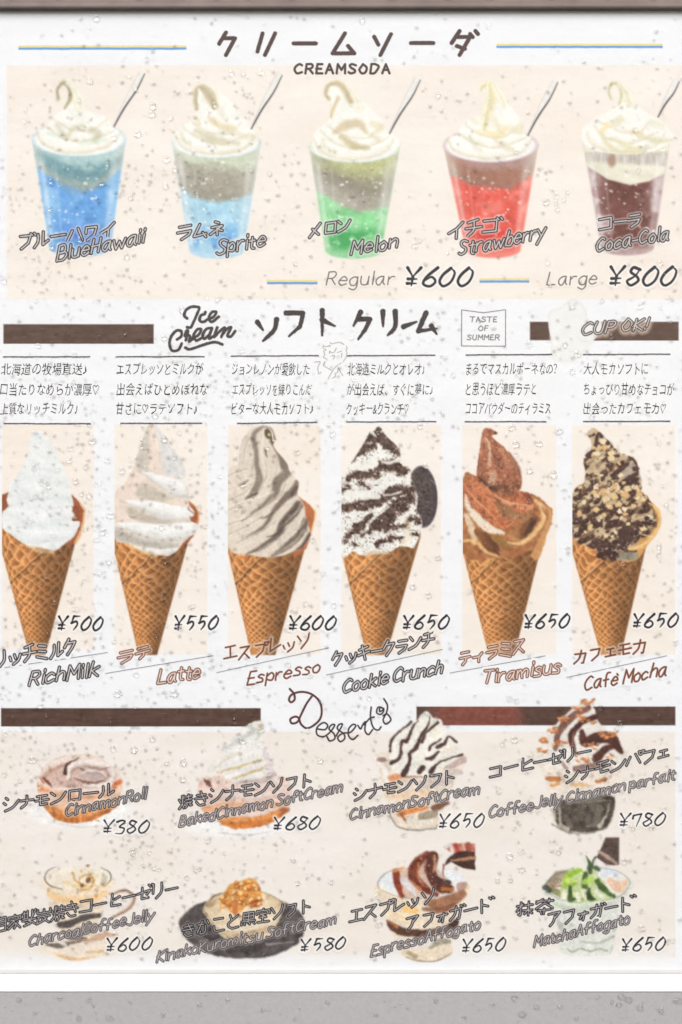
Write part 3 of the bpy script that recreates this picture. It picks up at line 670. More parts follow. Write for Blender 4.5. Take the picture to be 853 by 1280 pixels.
p.paint(p.stroke([345, 78, 395, 100, 415, 160, 402, 212], [8, 12, 14, 8], 1), (166, 152, 134))
p.paint(p.ell(366, 135, 26, 42, -.25, .8), (92, 78, 64)); p.paint(p.ell(374, 142, 12, 14, 0, .8), (214, 192, 150)); p.paint(p.stroke([385, 165, 402, 215], [26, 8], .8), (112, 98, 84))
for q, w in (([330, 100, 320, 300, 340, 400], 30), ([90, 560, 200, 520, 260, 440], 24), ([90, 680, 300, 620, 400, 580], 26), ([90, 810, 300, 730, 430, 650], 18), ([90, 930, 280, 860], 22), ([400, 980, 560, 900, 640, 740], 18), ([120, 1010, 330, 930], 18), ([470, 700, 560, 640], 12)):
    p.tube(q, [w*.5, w*1.3, w*.6], [(228, 216, 203), (240, 231, 220), (216, 203, 190)], None, 1.8, .75, m_, 5, int(q[0]))
p.finish(.65, .065, .06, 52)
p.emit(menu, 'cone_picture', .000025, 'printed picture of a curled greyish brown espresso soft cream cone')

# cookie crunch
p = cone_pic(427, 415); cone_base(p, 427, (526, 672), (455, 487), 640)
ck = p.ell(690, 615, 115, 232, -.05, .9)
p.paint(ck, np.array([76, 64, 66.])+((fbm(p.X, p.Y, 2.5, 51, 2)-.5)*70)[..., None], 'cookie')
p.paint(np.clip(ck-p.ell(680, 612, 96, 212, -.05, 1.2), 0, 1), (62, 54, 70), None, .6)
for i in range(16): p.paint(p.ell(640+random.Random(i).uniform(0, 120), 440+i*24, 7, 3, random.Random(i).uniform(-1, 1), .5)*ck, (128, 120, 124), None, .8)
p.paint(p.stroke([760, 490, 790, 520], 5, .6), (205, 200, 198), None, .7)
p.warp(1.4, 5, 36)
m_ = cream(p, [300, 110, 345, 82, 385, 95, 412, 150, 470, 200, 520, 260, 525, 360, 590, 400, 602, 480, 640, 560, 655, 640, 645, 720, 682, 780, 682, 845, 650, 950, 620, 1007, 560, 992, 500, 1000, 430, 1040, 320, 1050, 230, 1065, 160, 1037, 66, 1040, 66, 510, 110, 470, 118, 400, 180, 310, 240, 220], (241, 240, 236), 45, 6, 6)
dens = np.zeros(p.X.shape)
for q, w, o in (([355, 110, 300, 200, 220, 270, 150, 340], [60, 110, 60, 30], 1), ([370, 150, 440, 210, 500, 290], [80, 130, 60], 1), ([360, 400, 450, 380, 540, 420], [80, 110, 90], 1), ([120, 460, 230, 450, 350, 440], [60, 80, 60], .9), ([200, 500, 300, 560], 50, .7),
    ([90, 700, 220, 680, 380, 640, 470, 580, 580, 570], [70, 90, 80, 90, 90], 1), ([330, 840, 400, 790, 500, 700, 600, 620], [90, 130, 130, 80], 1), ([90, 950, 200, 850, 300, 760], [40, 70, 50], 1), ([230, 910, 340, 860, 560, 840], [40, 70, 60], .85),
    ([350, 975, 450, 935, 520, 930], [50, 60, 30], .95), ([600, 780, 650, 800], 60, .9), ([620, 900, 640, 910], 50, .9), ([170, 970, 210, 990], 40, .8), ([90, 560, 120, 540], 60, .6), ([600, 400, 630, 540, 640, 720], [30, 60, 40], .95), ([460, 650, 560, 700], 60, .8)):
    dens = np.maximum(dens, p.stroke(q, w, 4)*o)
cf = .46*dens+.40*fbm(p.X, p.Y, 2.2, 66, 2)+.34*(fbm(p.X, p.Y, 7, 67, 2)-.5)
p.paint(sstep(.30, .46, cf)*m_, (176, 158, 146), None, .75)
cr = sstep(.43, .56, cf)*m_
p.paint(cr, np.array([78, 58, 52.])+((fbm(p.X, p.Y, 2.4, 71, 2)-.5)*110)[..., None]*np.array([1.05, .95, .9]))
fine = (vnoise(p.X, p.Y, 1.7, 91) > .80)*m_*sstep(.15, .6, fbm(p.X, p.Y, 16, 92))
p.paint(fine, (112, 92, 82), None, .75*1)
for q, w in (([370, 525, 430, 490, 480, 430], 15), ([395, 602, 460, 600, 525, 578], 15), ([555, 530, 580, 490, 590, 445], 22), ([640, 590, 650, 650, 610, 740], [14, 20, 16]), ([300, 800, 380, 730, 440, 690], 14), ([385, 350, 450, 355, 510, 325], [22, 22, 28]), ([360, 220, 370, 240], 24), ([310, 130, 330, 150], 20), ([180, 380, 330, 370], [60, 44]), ([120, 600, 220, 590], [50, 30]), ([240, 620, 350, 615], 40), ([560, 760, 600, 720], 22), ([640, 950, 600, 990, 570, 985], 26)):
    p.paint(p.stroke(q, w, 1.2)*m_, (244, 241, 234), None, .9)
p.paint(p.stroke([560, 800, 590, 880, 560, 960], 30, 4)*m_, (236, 214, 168), None, .5)
p.nowarp()
p.paint(p.stroke([240, 1050, 330, 1040, 440, 1050], [6, 26, 8], 2), (206, 182, 150), None, .8)
p.finish(.65, .065, .06, 65)
p.emit(menu, 'cone_picture', .000025, 'printed picture of a white soft cream cone under dark cookie crumbs', {'cookie': 'dark round biscuit stuck into the cream'})

# tiramisu
p = cone_pic(579, 565); cone_base(p, 579, (681, 668), (608, 647), 650)
p.warp(1.3, 5, 46)
p.paint(p.poly([84, 480, 180, 455, 400, 560, 640, 600, 740, 690, 768, 740, 690, 960, 500, 1060, 300, 1085, 84, 1040], .8), np.array([172, 112, 72.])+((fbm(p.X, p.Y, 5, 81)-.5)*50)[..., None], 'cone')
p.paint(p.stroke([700, 680, 755, 745, 700, 920, 640, 1060], [10, 26, 46, 70], 1), (202, 148, 96), 'cone')
tip = cream(p, [240, 110, 290, 92, 348, 128, 310, 158, 400, 240, 480, 340, 540, 490, 505, 585, 400, 600, 320, 592, 220, 515, 188, 460, 208, 300, 226, 180], (166, 104, 78), 82, 24, 4)
low = cream(p, [86, 500, 190, 455, 260, 520, 320, 595, 500, 575, 585, 590, 635, 690, 622, 740, 500, 800, 400, 860, 280, 805, 150, 705, 86, 610], (190, 110, 72), 83, 22, 4)
for q, w, col, o in (([255, 160, 285, 220, 292, 300, 288, 380], [8, 22, 26, 16], (226, 190, 166), .9), ([310, 440, 300, 500], [50, 60], (214, 178, 148), .8), ([380, 250, 440, 400], [20, 30], (196, 140, 112), .6), ([330, 320, 380, 380], 50, (126, 74, 56), .7), ([430, 280, 500, 400, 500, 520], [20, 50, 60], (132, 82, 64), .75), ([360, 520, 440, 570, 500, 540], [50, 70, 40], (112, 70, 54), .85), ([210, 480, 260, 515, 330, 560], [30, 34, 40], (84, 50, 40), .9), ([215, 300, 205, 430], [14, 20], (134, 78, 58), .7),
    ([335, 640, 420, 730, 540, 770, 610, 730], [20, 90, 60, 30], (150, 112, 76), .9), ([330, 610, 420, 660, 520, 700, 620, 705], [8, 16, 16, 10], (218, 158, 118), .9), ([190, 560, 280, 600, 300, 680], [50, 60, 40], (206, 126, 84), .7), ([390, 610, 500, 600], [30, 30], (146, 84, 62), .7), ([560, 600, 600, 650], 40, (134, 76, 58), .8), ([110, 520, 130, 600], 36, (176, 96, 66), .7),
    ([105, 600, 130, 700, 190, 770, 280, 855, 400, 895], [14, 44, 66, 74, 20], (234, 218, 198), 1), ([110, 760, 150, 850, 180, 960], [40, 60, 40], (224, 198, 168), 1), ([190, 880, 260, 930, 320, 1010], [40, 90, 90], (130, 82, 50), 1), ([330, 930, 420, 980], [60, 60], (152, 112, 62), .9), ([540, 900, 600, 820, 640, 780], [90, 70, 40], (128, 82, 54), 1), ([480, 880, 500, 940], 60, (170, 118, 76), .8), ([610, 790, 600, 880], 26, (86, 54, 40), .9),
    ([640, 640, 690, 700, 700, 780, 650, 870, 540, 965, 430, 965], [26, 36, 40, 36, 34, 10], (232, 190, 134), 1), ([690, 700, 730, 760], [10, 20], (150, 96, 60), .8), ([84, 950, 190, 960, 260, 1030, 360, 1070], [20, 26, 22, 16], (234, 190, 130), .95), ([110, 1010, 150, 1040], 40, (150, 100, 50), .7)):
    p.paint(p.stroke(q, w, 1.4), np.array(col, float)+((fbm(p.X, p.Y, 4, 88)-.5)*26)[..., None], None, o)
p.paint(sstep(.62, .7, fbm(p.X, p.Y, 2.6, 93, 2))*np.maximum(tip, low), (112, 60, 44), None, .55)
p.paint(sstep(.64, .72, fbm(p.X, p.Y, 2.8, 94, 2))*np.maximum(tip, low), (222, 160, 122), None, .5)
p.paint((vnoise(p.X, p.Y, 1.8, 95) > .8)*p.stroke([100, 780, 230, 850, 270, 880], 40, 2), (120, 70, 56), None, .7)
for q, w, col, o in (([95, 520, 150, 600, 240, 690, 340, 790], [6, 14, 12, 6], (228, 170, 130), .8), ([200, 500, 280, 560, 330, 640], [6, 14, 6], (222, 152, 110), .7), ([330, 600, 430, 655, 610, 690], [5, 14, 8], (236, 188, 150), .8), ([250, 900, 330, 1000, 360, 1060], [30, 50, 20], (98, 58, 38), .8), ([560, 900, 610, 830, 640, 790], [30, 40, 16], (84, 50, 36), .9), ([430, 910, 500, 950], [16, 24], (196, 140, 92), .8), ([235, 200, 222, 320, 205, 440], [5, 9, 5], (206, 140, 108), .7), ([400, 250, 470, 350, 515, 470], [5, 10, 6], (198, 136, 108), .65), ([270, 600, 350, 640, 400, 720], [4, 10, 4], (110, 60, 42), .7), ([140, 480, 170, 560], [6, 12], (232, 180, 140), .6)):
    p.paint(p.stroke(q, w, 1.2), tex(p, col, 16, 3, 97), None, o)
p.paint(p.ell(335, 128, 12, 10, 0, .6), (80, 50, 50), None, .9)
p.finish(.65, .065, .06, 78)
p.emit(menu, 'cone_picture', .000025, 'printed picture of a cocoa dusted brown tiramisu soft cream cone')

# cafe mocha
p = cone_pic(716, 705); cone_base(p, 716, (811, 672), (748, 780), 660)
p.warp(1.2, 5, 56)
p.paint(p.poly([600, 600, 665, 655, 722, 710, 742, 800, 700, 905, 640, 985, 560, 1090, 430, 1095, 400, 800], .8), (206, 156, 98), 'cone')
m_ = cream(p, [183, 132, 205, 105, 232, 92, 272, 120, 350, 200, 430, 280, 500, 300, 545, 330, 578, 430, 596, 500, 588, 570, 650, 630, 690, 700, 700, 800, 660, 900, 560, 960, 560, 1060, 500, 1098, 420, 1098, 330, 1092, 240, 1020, 66, 915, 66, 600, 150, 510, 165, 430, 152, 330, 190, 300, 215, 220], (200, 178, 146), 98, 22, 5)
p.paint(sstep(.55, .65, fbm(p.X, p.Y*1.25+p.X*.5, 6.5, 1201, 2))*m_*sstep(560, 600, p.Y+8*fbm(p.X, p.Y, 9, 5)), (112, 82, 62), None, .8)
p.paint(sstep(.61, .69, fbm(p.X, p.Y*1.25+p.X*.5, 5.5, 1301, 2))*m_, (72, 46, 40), None, .9)
p.paint(p.poly([480, 340, 560, 400, 592, 500, 570, 560, 480, 520, 420, 430], 3)*m_, (176, 160, 148), None, .8)
p.paint(p.poly([560, 720, 650, 690, 690, 800, 640, 900, 560, 860], 3)*m_, (190, 168, 134), None, .8)
for q, w in (([185, 300, 240, 250, 255, 150], [40, 34, 26]), ([370, 455, 430, 410, 485, 365], [34, 36, 30]), ([430, 540, 490, 480, 555, 440], [40, 40, 34]), ([300, 340, 350, 310, 420, 300], [20, 34, 20]), ([500, 310, 545, 350, 572, 430], [16, 18, 12]), ([560, 520, 580, 545], 36), ([270, 130, 340, 210], [20, 34])):
    p.paint(p.stroke(q, w, .8), (72, 46, 44))
r = random.Random(5); blobs = []
for i in range(80):
    yy = r.uniform(540, 1060); xx = r.uniform(75, 690-max(0, (yy-820))*.8)
    if i > 55: yy = r.uniform(300, 560); xx = r.uniform(190, 560)
    blobs.append((xx, yy))
for (xx, yy) in blobs[:55]+blobs[55:70]+[(r.uniform(80, 640-max(0, yq-820)), yq) for yq in [r.uniform(560, 1000) for _ in range(55)]]:
    a = r.uniform(-1.1, -.2); rr = r.uniform(14, 31)
    p.paint(p.ell(xx, yy, rr*1.5, rr*.8, a, .7)*m_, np.array([70, 44, 40.])+r.uniform(-8, 14))
    p.paint(p.ell(xx-3, yy-rr*.3, 5, 3, a, .5)*m_, (226, 214, 206), None, .6)
for i in range(92):
    yy = r.uniform(500, 1000); xx = r.uniform(80, 680-max(0, (yy-800))*.9)
    if i < 20: yy = r.uniform(140, 480); xx = r.uniform(210, 300+yy*.4)
    if 20 <= i < 50: xx = r.uniform(220, 620); yy = 520+abs(r.gauss(60, 60))
    s_ = r.uniform(14, 36); a = r.uniform(0, 6.28); k_ = r.randint(4, 6)
    pts = []
    for j in range(k_):
        b = a+j*6.283/k_+r.uniform(-.3, .3); pts += [xx+s_*r.uniform(.6, 1.2)*math.cos(b), yy+s_*r.uniform(.5, 1)*math.sin(b)]
    p.paint(p.poly([v+ (4 if j % 2 else 3) for j, v in enumerate(pts)], .6, False)*m_, (132, 98, 70), None, .6)
    p.paint(p.poly(pts, .6, False)*m_, np.array([[236, 210, 166], [226, 196, 144], [240, 222, 190], [222, 180, 130]][i % 4])*1.0)
for (xx, yy, rr) in ((660, 800, 42), (490, 930, 62), (330, 1045, 60), (440, 970, 50), (540, 890, 40), (390, 1050, 44), (100, 790, 34), (230, 500, 26)):
    for j in range(7):
        p.paint(p.ell(xx+r.uniform(-1, 1)*rr, yy+r.uniform(-.8, .8)*rr, rr*.5, rr*.38, r.uniform(0, 3), .7), np.array([66, 42, 40.])+r.uniform(-10, 16), 'soft_cream')
    for j in range(4): p.paint(p.ell(xx+r.uniform(-1, 1)*rr, yy+r.uniform(-.8, .8)*rr, 6, 4, 0, .5), (218, 208, 204), None, .7)
p.paint(p.poly([440, 1040, 560, 1040, 550, 1096, 430, 1096], 1)*1., (150, 146, 128), None, .8)
p.paint(p.stroke([655, 665, 718, 715, 734, 800, 690, 900, 600, 990, 500, 1010], [14, 24, 24, 24, 26, 30], 1), (232, 190, 128), 'cone')
p.paint(p.stroke([655, 690, 700, 740, 715, 800, 690, 860], [8, 10, 12, 8], 1), (176, 124, 74), 'cone', .8)
p.paint(p.stroke([600, 905, 680, 915], [8, 12], .8), (238, 204, 150), None)
p.finish(.65, .065, .06, 91)
p.emit(menu, 'cone_picture', .000025, 'printed picture of a mocha soft cream cone with chocolate sauce and nuts')

# ------------------------------------------------------------------ dessert pictures
def run(p, items, m_=None, seed=0, amp=10):
    for i, (q, w, col, o) in enumerate(items):
        c = p.stroke(q, w, 1.1) if w is not None else p.poly(q, 1.1)
        if m_ is not None: c = c*m_
        p.paint(c, tex(p, col, amp, 4, seed+i), None, o)
# cinnamon roll
p = Pic(28, 930, 168, 1044, 1.0, (20, 890, 5.018))
p.paint(p.ell(400, 625, 330, 105, 0, 3), (244, 243, 243), 'plate', .9)
p.paint(p.stroke([200, 690, 400, 725, 540, 715], [4, 7, 3], 1), (206, 204, 204), 'plate', .8)
p.warp(1.6, 6, 301)
roll = p.poly([138, 430, 200, 325, 330, 275, 480, 278, 600, 340, 658, 420, 655, 510, 640, 590, 540, 655, 400, 697, 270, 682, 190, 620, 140, 520], 1)
p.paint(roll, tex(p, (226, 152, 96), 16, 7, 302), 'pastry')
run(p, [([150, 560, 260, 520, 520, 520, 640, 480], 60, (238, 208, 186), .8), ([210, 640, 340, 680, 520, 655, 620, 600], [30, 36, 34, 24], (200, 118, 60), .8), ([240, 600, 400, 630, 560, 590], 26, (224, 142, 78), .8)], roll, 303)
st = (vnoise(p.X*1.0, p.Y*.25, 2.4, 305)-.5)
p.tint(roll*sstep(985, 1010, p.Y), (150, 84, 40), .5*np.clip(st*2.4, 0, 1)); p.tint(roll*sstep(985, 1010, p.Y), (246, 186, 130), .5*np.clip(-st*2.4, 0, 1))
p.paint(p.stroke([150, 515, 300, 565, 480, 562, 645, 500], [50, 96, 90, 44], 3)*roll, tex(p, (234, 206, 188), 14, 5, 307), None, .8)
IC = [(243, 234, 228), (238, 225, 217), (226, 200, 188), (186, 138, 118)]
p.paint(p.ell(400, 400, 255, 118, .05, 2)*roll, tex(p, (214, 184, 172), 12, 6, 309), 'icing')
p.tube([150, 470, 175, 375, 300, 312, 470, 302, 600, 355, 645, 430], [40, 62, 62, 56, 56, 44], IC, 'icing', 1.3, .95, roll, 9, 310)
p.tube([150, 455, 260, 500, 420, 515, 560, 500, 648, 430], [36, 60, 60, 56, 36], [(240, 228, 220), (236, 216, 205), (228, 180, 150), (206, 130, 84)], 'icing', 1.5, .9, roll, 9, 312)
p.tube([330, 420, 345, 355, 440, 325, 560, 345, 600, 400, 545, 452, 430, 455], [30, 46, 46, 42, 40, 40, 26], [(244, 238, 234), (240, 231, 226), (222, 206, 200), (166, 128, 118)], 'icing', 1.1, .95, roll, 8, 314)
p.paint(p.ell(475, 395, 78, 32, .1, 2), tex(p, (190, 174, 170), 10, 4, 316), 'icing', .9)
p.tube([415, 395, 460, 372, 530, 380, 565, 405], [16, 24, 22, 12], [(240, 233, 230), (226, 214, 210), (150, 122, 116)], 'icing', 1, .9, None, 8, 318)
for q, w, col, o in (([308, 388, 322, 330, 400, 288], [22, 16, 4], (84, 54, 48), 1), ([372, 418, 450, 448, 560, 432], [8, 18, 6], (132, 98, 92), .9), ([168, 420, 195, 440, 222, 472], [5, 20, 4], (104, 58, 48), .95), ([142, 412, 165, 440], [8, 12], (170, 96, 74), .8), ([405, 358, 425, 368], 12, (92, 70, 66), .8), ([600, 470, 650, 440], [10, 34], (214, 116, 70), .9), ([560, 500, 620, 480], [8, 12], (188, 120, 90), .7), ([455, 345, 520, 362, 590, 350], [4, 9, 3], (140, 106, 100), .8), ([240, 600, 330, 690], 5, (176, 98, 50), .7), ([470, 660, 520, 690], 5, (160, 92, 50), .7)):
    p.paint(p.stroke(q, w, .9), col, None, o)
p.paint(p.ell(575, 625, 22, 12, -.4, 1), (150, 84, 44), None, .8)
p.finish(.85, .10, .09, 104)
p.emit(menu, 'dessert_picture', .000025, 'printed picture of an iced cinnamon roll on a white plate')
# baked cinnamon soft cream
p = Pic(226, 896, 372, 1050, 1.0, (220, 880, 4.062))
p.paint(p.ell(330, 615, 275, 66, 0, 3), (243, 242, 242), 'plate', .9)
p.paint(p.stroke([220, 655, 360, 668, 480, 650], [3, 6, 3], 1), (190, 184, 178), 'plate', .8)
p.warp(1.6, 6, 321)
roll = p.poly([115, 410, 160, 370, 540, 370, 590, 460, 560, 560, 460, 615, 310, 637, 220, 602, 130, 530], 1)
p.paint(roll, tex(p, (232, 208, 198), 10, 8, 322), 'pastry')
run(p, [([130, 540, 300, 520, 560, 510], [30, 50, 30], (234, 172, 128), .9), ([225, 600, 310, 625, 450, 600, 560, 545], [30, 52, 56, 20], (206, 124, 62), 1), ([240, 585, 400, 585, 520, 550], 24, (226, 150, 86), .9), ([180, 470, 350, 480, 540, 470], 20, (214, 190, 186), .7)], roll, 323)
cm = p.poly([225, 228, 300, 160, 370, 105, 420, 86, 452, 105, 432, 160, 466, 230, 500, 320, 510, 390, 420, 410, 300, 400, 200, 350, 158, 345, 185, 290, 255, 262], 1)
p.paint(cm, tex(p, (233, 230, 226), 7, 8, 331), 'soft_cream')
run(p, [([235, 235, 320, 185, 405, 130], [8, 26, 20], (198, 199, 198), .8), ([370, 110, 420, 150, 400, 190], [16, 22, 10], (200, 204, 196), .8), ([205, 352, 300, 325, 440, 285], [8, 12, 8], (208, 184, 132), .9), ([290, 380, 400, 345, 490, 305], [8, 13, 8], (204, 178, 128), .9), ([180, 345, 240, 290, 330, 250], [6, 10, 8], (216, 206, 184), .8), ([440, 220, 480, 320, 490, 390], [20, 40, 30], (218, 204, 208), .8), ([330, 400, 440, 390, 500, 360], [20, 30, 24], (190, 168, 160), .7), ([260, 300, 350, 265, 430, 220], [14, 18, 12], (242, 241, 238), .8), ([250, 372, 330, 352], 14, (244, 242, 238), .8), ([300, 235, 380, 190], 14, (240, 240, 238), .7), ([396, 296, 430, 288], 12, (176, 166, 140), .8)], cm, 332, 6)
p.tube([125, 440, 260, 480, 400, 490, 560, 440], [30, 50, 50, 36], [(240, 226, 218), (232, 210, 200), (222, 176, 150)], 'pastry', 1.6, .7, roll*(1-cm), 8, 335)
p.paint(p.stroke([140, 385, 162, 402, 185, 425], [4, 22, 5], .9), (100, 62, 54), None, .9)
for (a, b, c_, d_, col) in ((125, 410, 10, 14, (230, 176, 156)), (430, 115, 12, 16, (214, 200, 176)), (550, 540, 26, 14, (160, 94, 60)), (540, 380, 14, 10, (232, 190, 150))): p.paint(p.ell(a, b, c_, d_, 0, 1.2), col, None, .9)
p.finish(.85, .10, .09, 117)
p.emit(menu, 'dessert_picture', .000025, 'printed picture of soft cream on a baked cinnamon roll')
# cinnamon soft cream in a cup
p = Pic(464, 884, 588, 1042, 1.0, (440, 880, 5.018))
p.warp(1.4, 6, 341)
cup = p.poly([140, 345, 200, 305, 680, 310, 715, 350, 690, 420, 645, 490, 610, 600, 560, 710, 520, 780, 330, 788, 260, 745, 215, 600, 180, 440], 1.2)
p.paint(cup, tex(p, (232, 218, 204), 16, 9, 342), 'cup')
run(p, [([150, 345, 200, 400, 220, 480], 26, (240, 236, 232), .9), ([560, 400, 640, 370, 700, 350], [30, 60, 40], (184, 160, 156), .8), ([600, 420, 680, 430], 34, (206, 190, 188), .8), ([450, 500, 600, 470], [60, 80], (206, 192, 186), .8), ([230, 560, 350, 580, 480, 560], 60, (238, 208, 176), .8), ([300, 690, 380, 670, 470, 655], [30, 44, 24], (216, 134, 72), .95), ([310, 690, 345, 745], [20, 14], (160, 92, 50), .9), ([520, 655, 600, 625], [44, 30], (120, 84, 66), .95), ([440, 710, 520, 690], [54, 44], (154, 140, 120), .9), ([350, 740, 480, 745], 26, (226, 220, 208), .9), ([230, 650, 260, 740, 330, 788, 500, 788, 545, 760], [5, 6, 8, 8, 4], (110, 104, 88), .85), ([250, 470, 330, 440], [40, 50], (224, 150, 104), .9), ([350, 455, 520, 445], 26, (166, 118, 96), .8), ([170, 350, 200, 355], 26, (128, 96, 96), .8)], None, 344, 12)
cm = p.poly([235, 290, 250, 225, 310, 160, 400, 105, 470, 42, 505, 80, 560, 100, 582, 170, 660, 240, 690, 320, 600, 385, 520, 445, 320, 450, 240, 390], 1)
p.paint(cm, tex(p, (238, 234, 226), 8, 8, 361), 'soft_cream')
run(p, [([500, 150, 540, 200], 34, (240, 236, 214), .8), ([400, 340, 430, 380], 30, (226, 222, 206), .8), ([290, 330, 340, 300], 26, (222, 222, 214), .7), ([430, 180, 460, 220, 400, 260], 14, (226, 204, 190), .7), ([330, 230, 370, 190], 16, (228, 200, 184), .7), ([560, 310, 640, 280], 20, (230, 212, 198), .7)], cm, 362, 5)
for q, w in (([250, 372, 300, 335, 312, 240, 345, 235, 375, 165, 415, 105], [30, 20, 16, 26, 16, 6]), ([325, 445, 362, 365, 365, 310, 400, 280, 430, 210, 480, 130, 490, 85], [34, 26, 18, 28, 20, 12, 8]), ([440, 240, 470, 180, 540, 115], [22, 14, 18]), ([240, 300, 250, 230, 310, 165, 375, 115], [14, 20, 8, 18]), ([425, 425, 445, 400], 34), ([470, 345, 510, 340, 545, 300], [20, 26, 14]), ([490, 290, 500, 260, 560, 225], [14, 14, 10]), ([540, 270, 580, 250, 610, 205, 655, 240], [26, 22, 10, 18]), ([500, 425, 540, 375, 620, 340, 690, 318], [34, 12, 8, 20])):
    p.paint(p.stroke(q, w, .9), tex(p, (72, 50, 48), 14, 3, 371), 'soft_cream')
p.finish(.85, .10, .09, 130)
p.emit(menu, 'dessert_picture', .000025, 'printed picture of soft cream striped with chocolate in a glass cup')
# coffee jelly parfait
p = Pic(660, 868, 790, 1046, 1.0, (640, 860, 4.265))
p.warp(1.3, 6, 381)
cup = p.poly([108, 375, 140, 325, 580, 325, 617, 375, 585, 440, 555, 560, 525, 740, 385, 778, 238, 748, 205, 600, 160, 445], 1.1)
p.paint(cup, tex(p, (234, 222, 210), 10, 9, 382), 'cup')
p.paint(p.poly([235, 610, 400, 590, 545, 580, 522, 725, 440, 768, 320, 768, 245, 735], 1.2), tex(p, (84, 75, 68), 34, 8, 383), 'jelly')
run(p, [([255, 640, 262, 720], [10, 14], (196, 188, 176), .75), ([300, 620, 420, 605, 530, 600], [8, 12, 8], (150, 138, 124), .7), ([520, 620, 505, 690], [8, 10], (206, 198, 186), .7), ([400, 740, 470, 730], [8, 10], (150, 140, 126), .7), ([290, 690, 310, 740], [26, 30], (120, 110, 100), .6), ([420, 620, 440, 660], [24, 20], (112, 102, 92), .6)], None, 387)
run(p, [([470, 640, 450, 720], 34, (128, 118, 106), .8), ([500, 690, 470, 740], [10, 24], (214, 206, 194), .8), ([260, 735, 300, 755], [30, 24], (206, 196, 184), .8), ([350, 660, 380, 690], 40, (104, 96, 86), .7), ([215, 730, 300, 770, 400, 778, 510, 748], [4, 6, 7, 4], (120, 112, 100), .8), ([225, 620, 235, 720], 8, (214, 206, 192), .9), ([190, 485, 250, 490], [22, 30], (178, 108, 54), .9), ([210, 520, 250, 515], 16, (214, 150, 84), .9), ([450, 500, 500, 490], [16, 26], (176, 114, 62), .9), ([320, 515, 400, 520], 20, (222, 176, 124), .8), ([118, 400, 112, 370, 140, 335], 5, (150, 140, 128), .8), ([612, 380, 590, 420, 500, 455], [6, 5, 4], (150, 136, 122), .7)], None, 385, 12)
cm = p.poly([118, 365, 150, 290, 215, 215, 290, 140, 390, 65, 425, 75, 450, 140, 470, 185, 545, 260, 590, 330, 605, 375, 540, 425, 300, 440, 170, 405], 1)
p.paint(cm, tex(p, (234, 228, 221), 8, 8, 391), 'soft_cream')
run(p, [([410, 110, 330, 150, 255, 230, 235, 325], [30, 40, 38, 24], (130, 92, 82), 1), ([445, 155, 370, 190, 318, 260, 345, 360], [34, 26, 36, 14], (76, 42, 38), 1), ([330, 240, 325, 330], 8, (150, 104, 90), .9), ([375, 235, 390, 290, 450, 270, 530, 270, 585, 345], [30, 50, 60, 66, 24], (84, 48, 42), 1), ([455, 375, 500, 330, 560, 310], [50, 40, 20], (86, 50, 42), 1), ([340, 430, 420, 420, 500, 400], [30, 40, 30], (120, 86, 76), .8), ([440, 285, 455, 300], 22, (60, 50, 54), .9), ([270, 400, 290, 430], 20, (130, 96, 88), .7)], None, 392, 12)
r = random.Random(9)
for (cx, cy, n_, sp) in ((410, 75, 8, 26), (350, 110, 9, 34), (270, 160, 8, 26), (225, 230, 7, 30), (180, 285, 9, 34), (245, 290, 8, 30), (500, 255, 14, 44), (430, 310, 8, 34), (390, 380, 6, 34), (370, 160, 7, 30), (440, 185, 3, 14), (170, 340, 5, 24), (530, 360, 3, 30)):
    for j in range(n_):
        xx, yy = cx+r.gauss(0, sp*.6), cy+r.gauss(0, sp*.35); a = r.uniform(-.7, .4)
        p.paint(p.ell(xx+1, yy+3, 12, 5, a, .7), (130, 78, 46), 'soft_cream', .6)
        p.paint(p.ell(xx, yy, r.uniform(7, 14), r.uniform(4, 7), a, .7), [(224, 146, 92), (206, 124, 74), (236, 176, 130)][j % 3], 'soft_cream', .95)
p.finish(.85, .10, .09, 143)
p.emit(menu, 'dessert_picture', .000025, 'printed picture of a coffee jelly parfait with chocolate sauce and nuts', {'jelly': 'dark coffee jelly in the parfait cup'})
# charcoal coffee jelly
p = Pic(28, 1068, 178, 1206, 1.0, (20, 1060, 5.018))
p.warp(1.2, 6, 401)
p.paint(p.ell(400, 625, 250, 80, 0, 3), tex(p, (236, 222, 206), 6, 9, 402), 'saucer', .9)
run(p, [([190, 605, 260, 620, 330, 605], [16, 34, 20], (92, 82, 78), .85), ([430, 590, 520, 560, 660, 530], [20, 44, 20], (196, 156, 128), .8), ([440, 660, 540, 650], [8, 20], (220, 178, 124), .85), ([250, 668, 300, 690, 400, 702, 500, 688], [12, 22, 16, 6], (230, 186, 140), .95), ([300, 600, 380, 590, 450, 570], [16, 20, 16], (110, 90, 80), .8), ([290, 600, 310, 610], 24, (240, 236, 230), .8)], None, 404)
p.paint(p.stroke([590, 292, 690, 270, 742, 320, 705, 385, 600, 445], [14, 18, 20, 20, 14], 1), (172, 138, 118), 'handle')
p.paint(p.stroke([620, 300, 690, 285, 722, 325, 690, 375, 610, 425], [5, 7, 8, 8, 5], .9), (226, 206, 190), 'handle', .9)
p.paint(p.stroke([640, 280, 700, 268, 745, 315], [4, 6, 4], .7), (112, 92, 84), 'handle', .8)
body = p.poly([180, 200, 205, 300, 240, 430, 290, 560, 380, 580, 480, 560, 530, 420, 570, 290, 595, 195], 1)
p.paint(body, tex(p, (238, 220, 196), 8, 9, 411), 'cup')
p.paint(p.ell(387, 195, 207, 76, 0, 1.2), tex(p, (240, 230, 214), 5, 8, 412), 'cup')
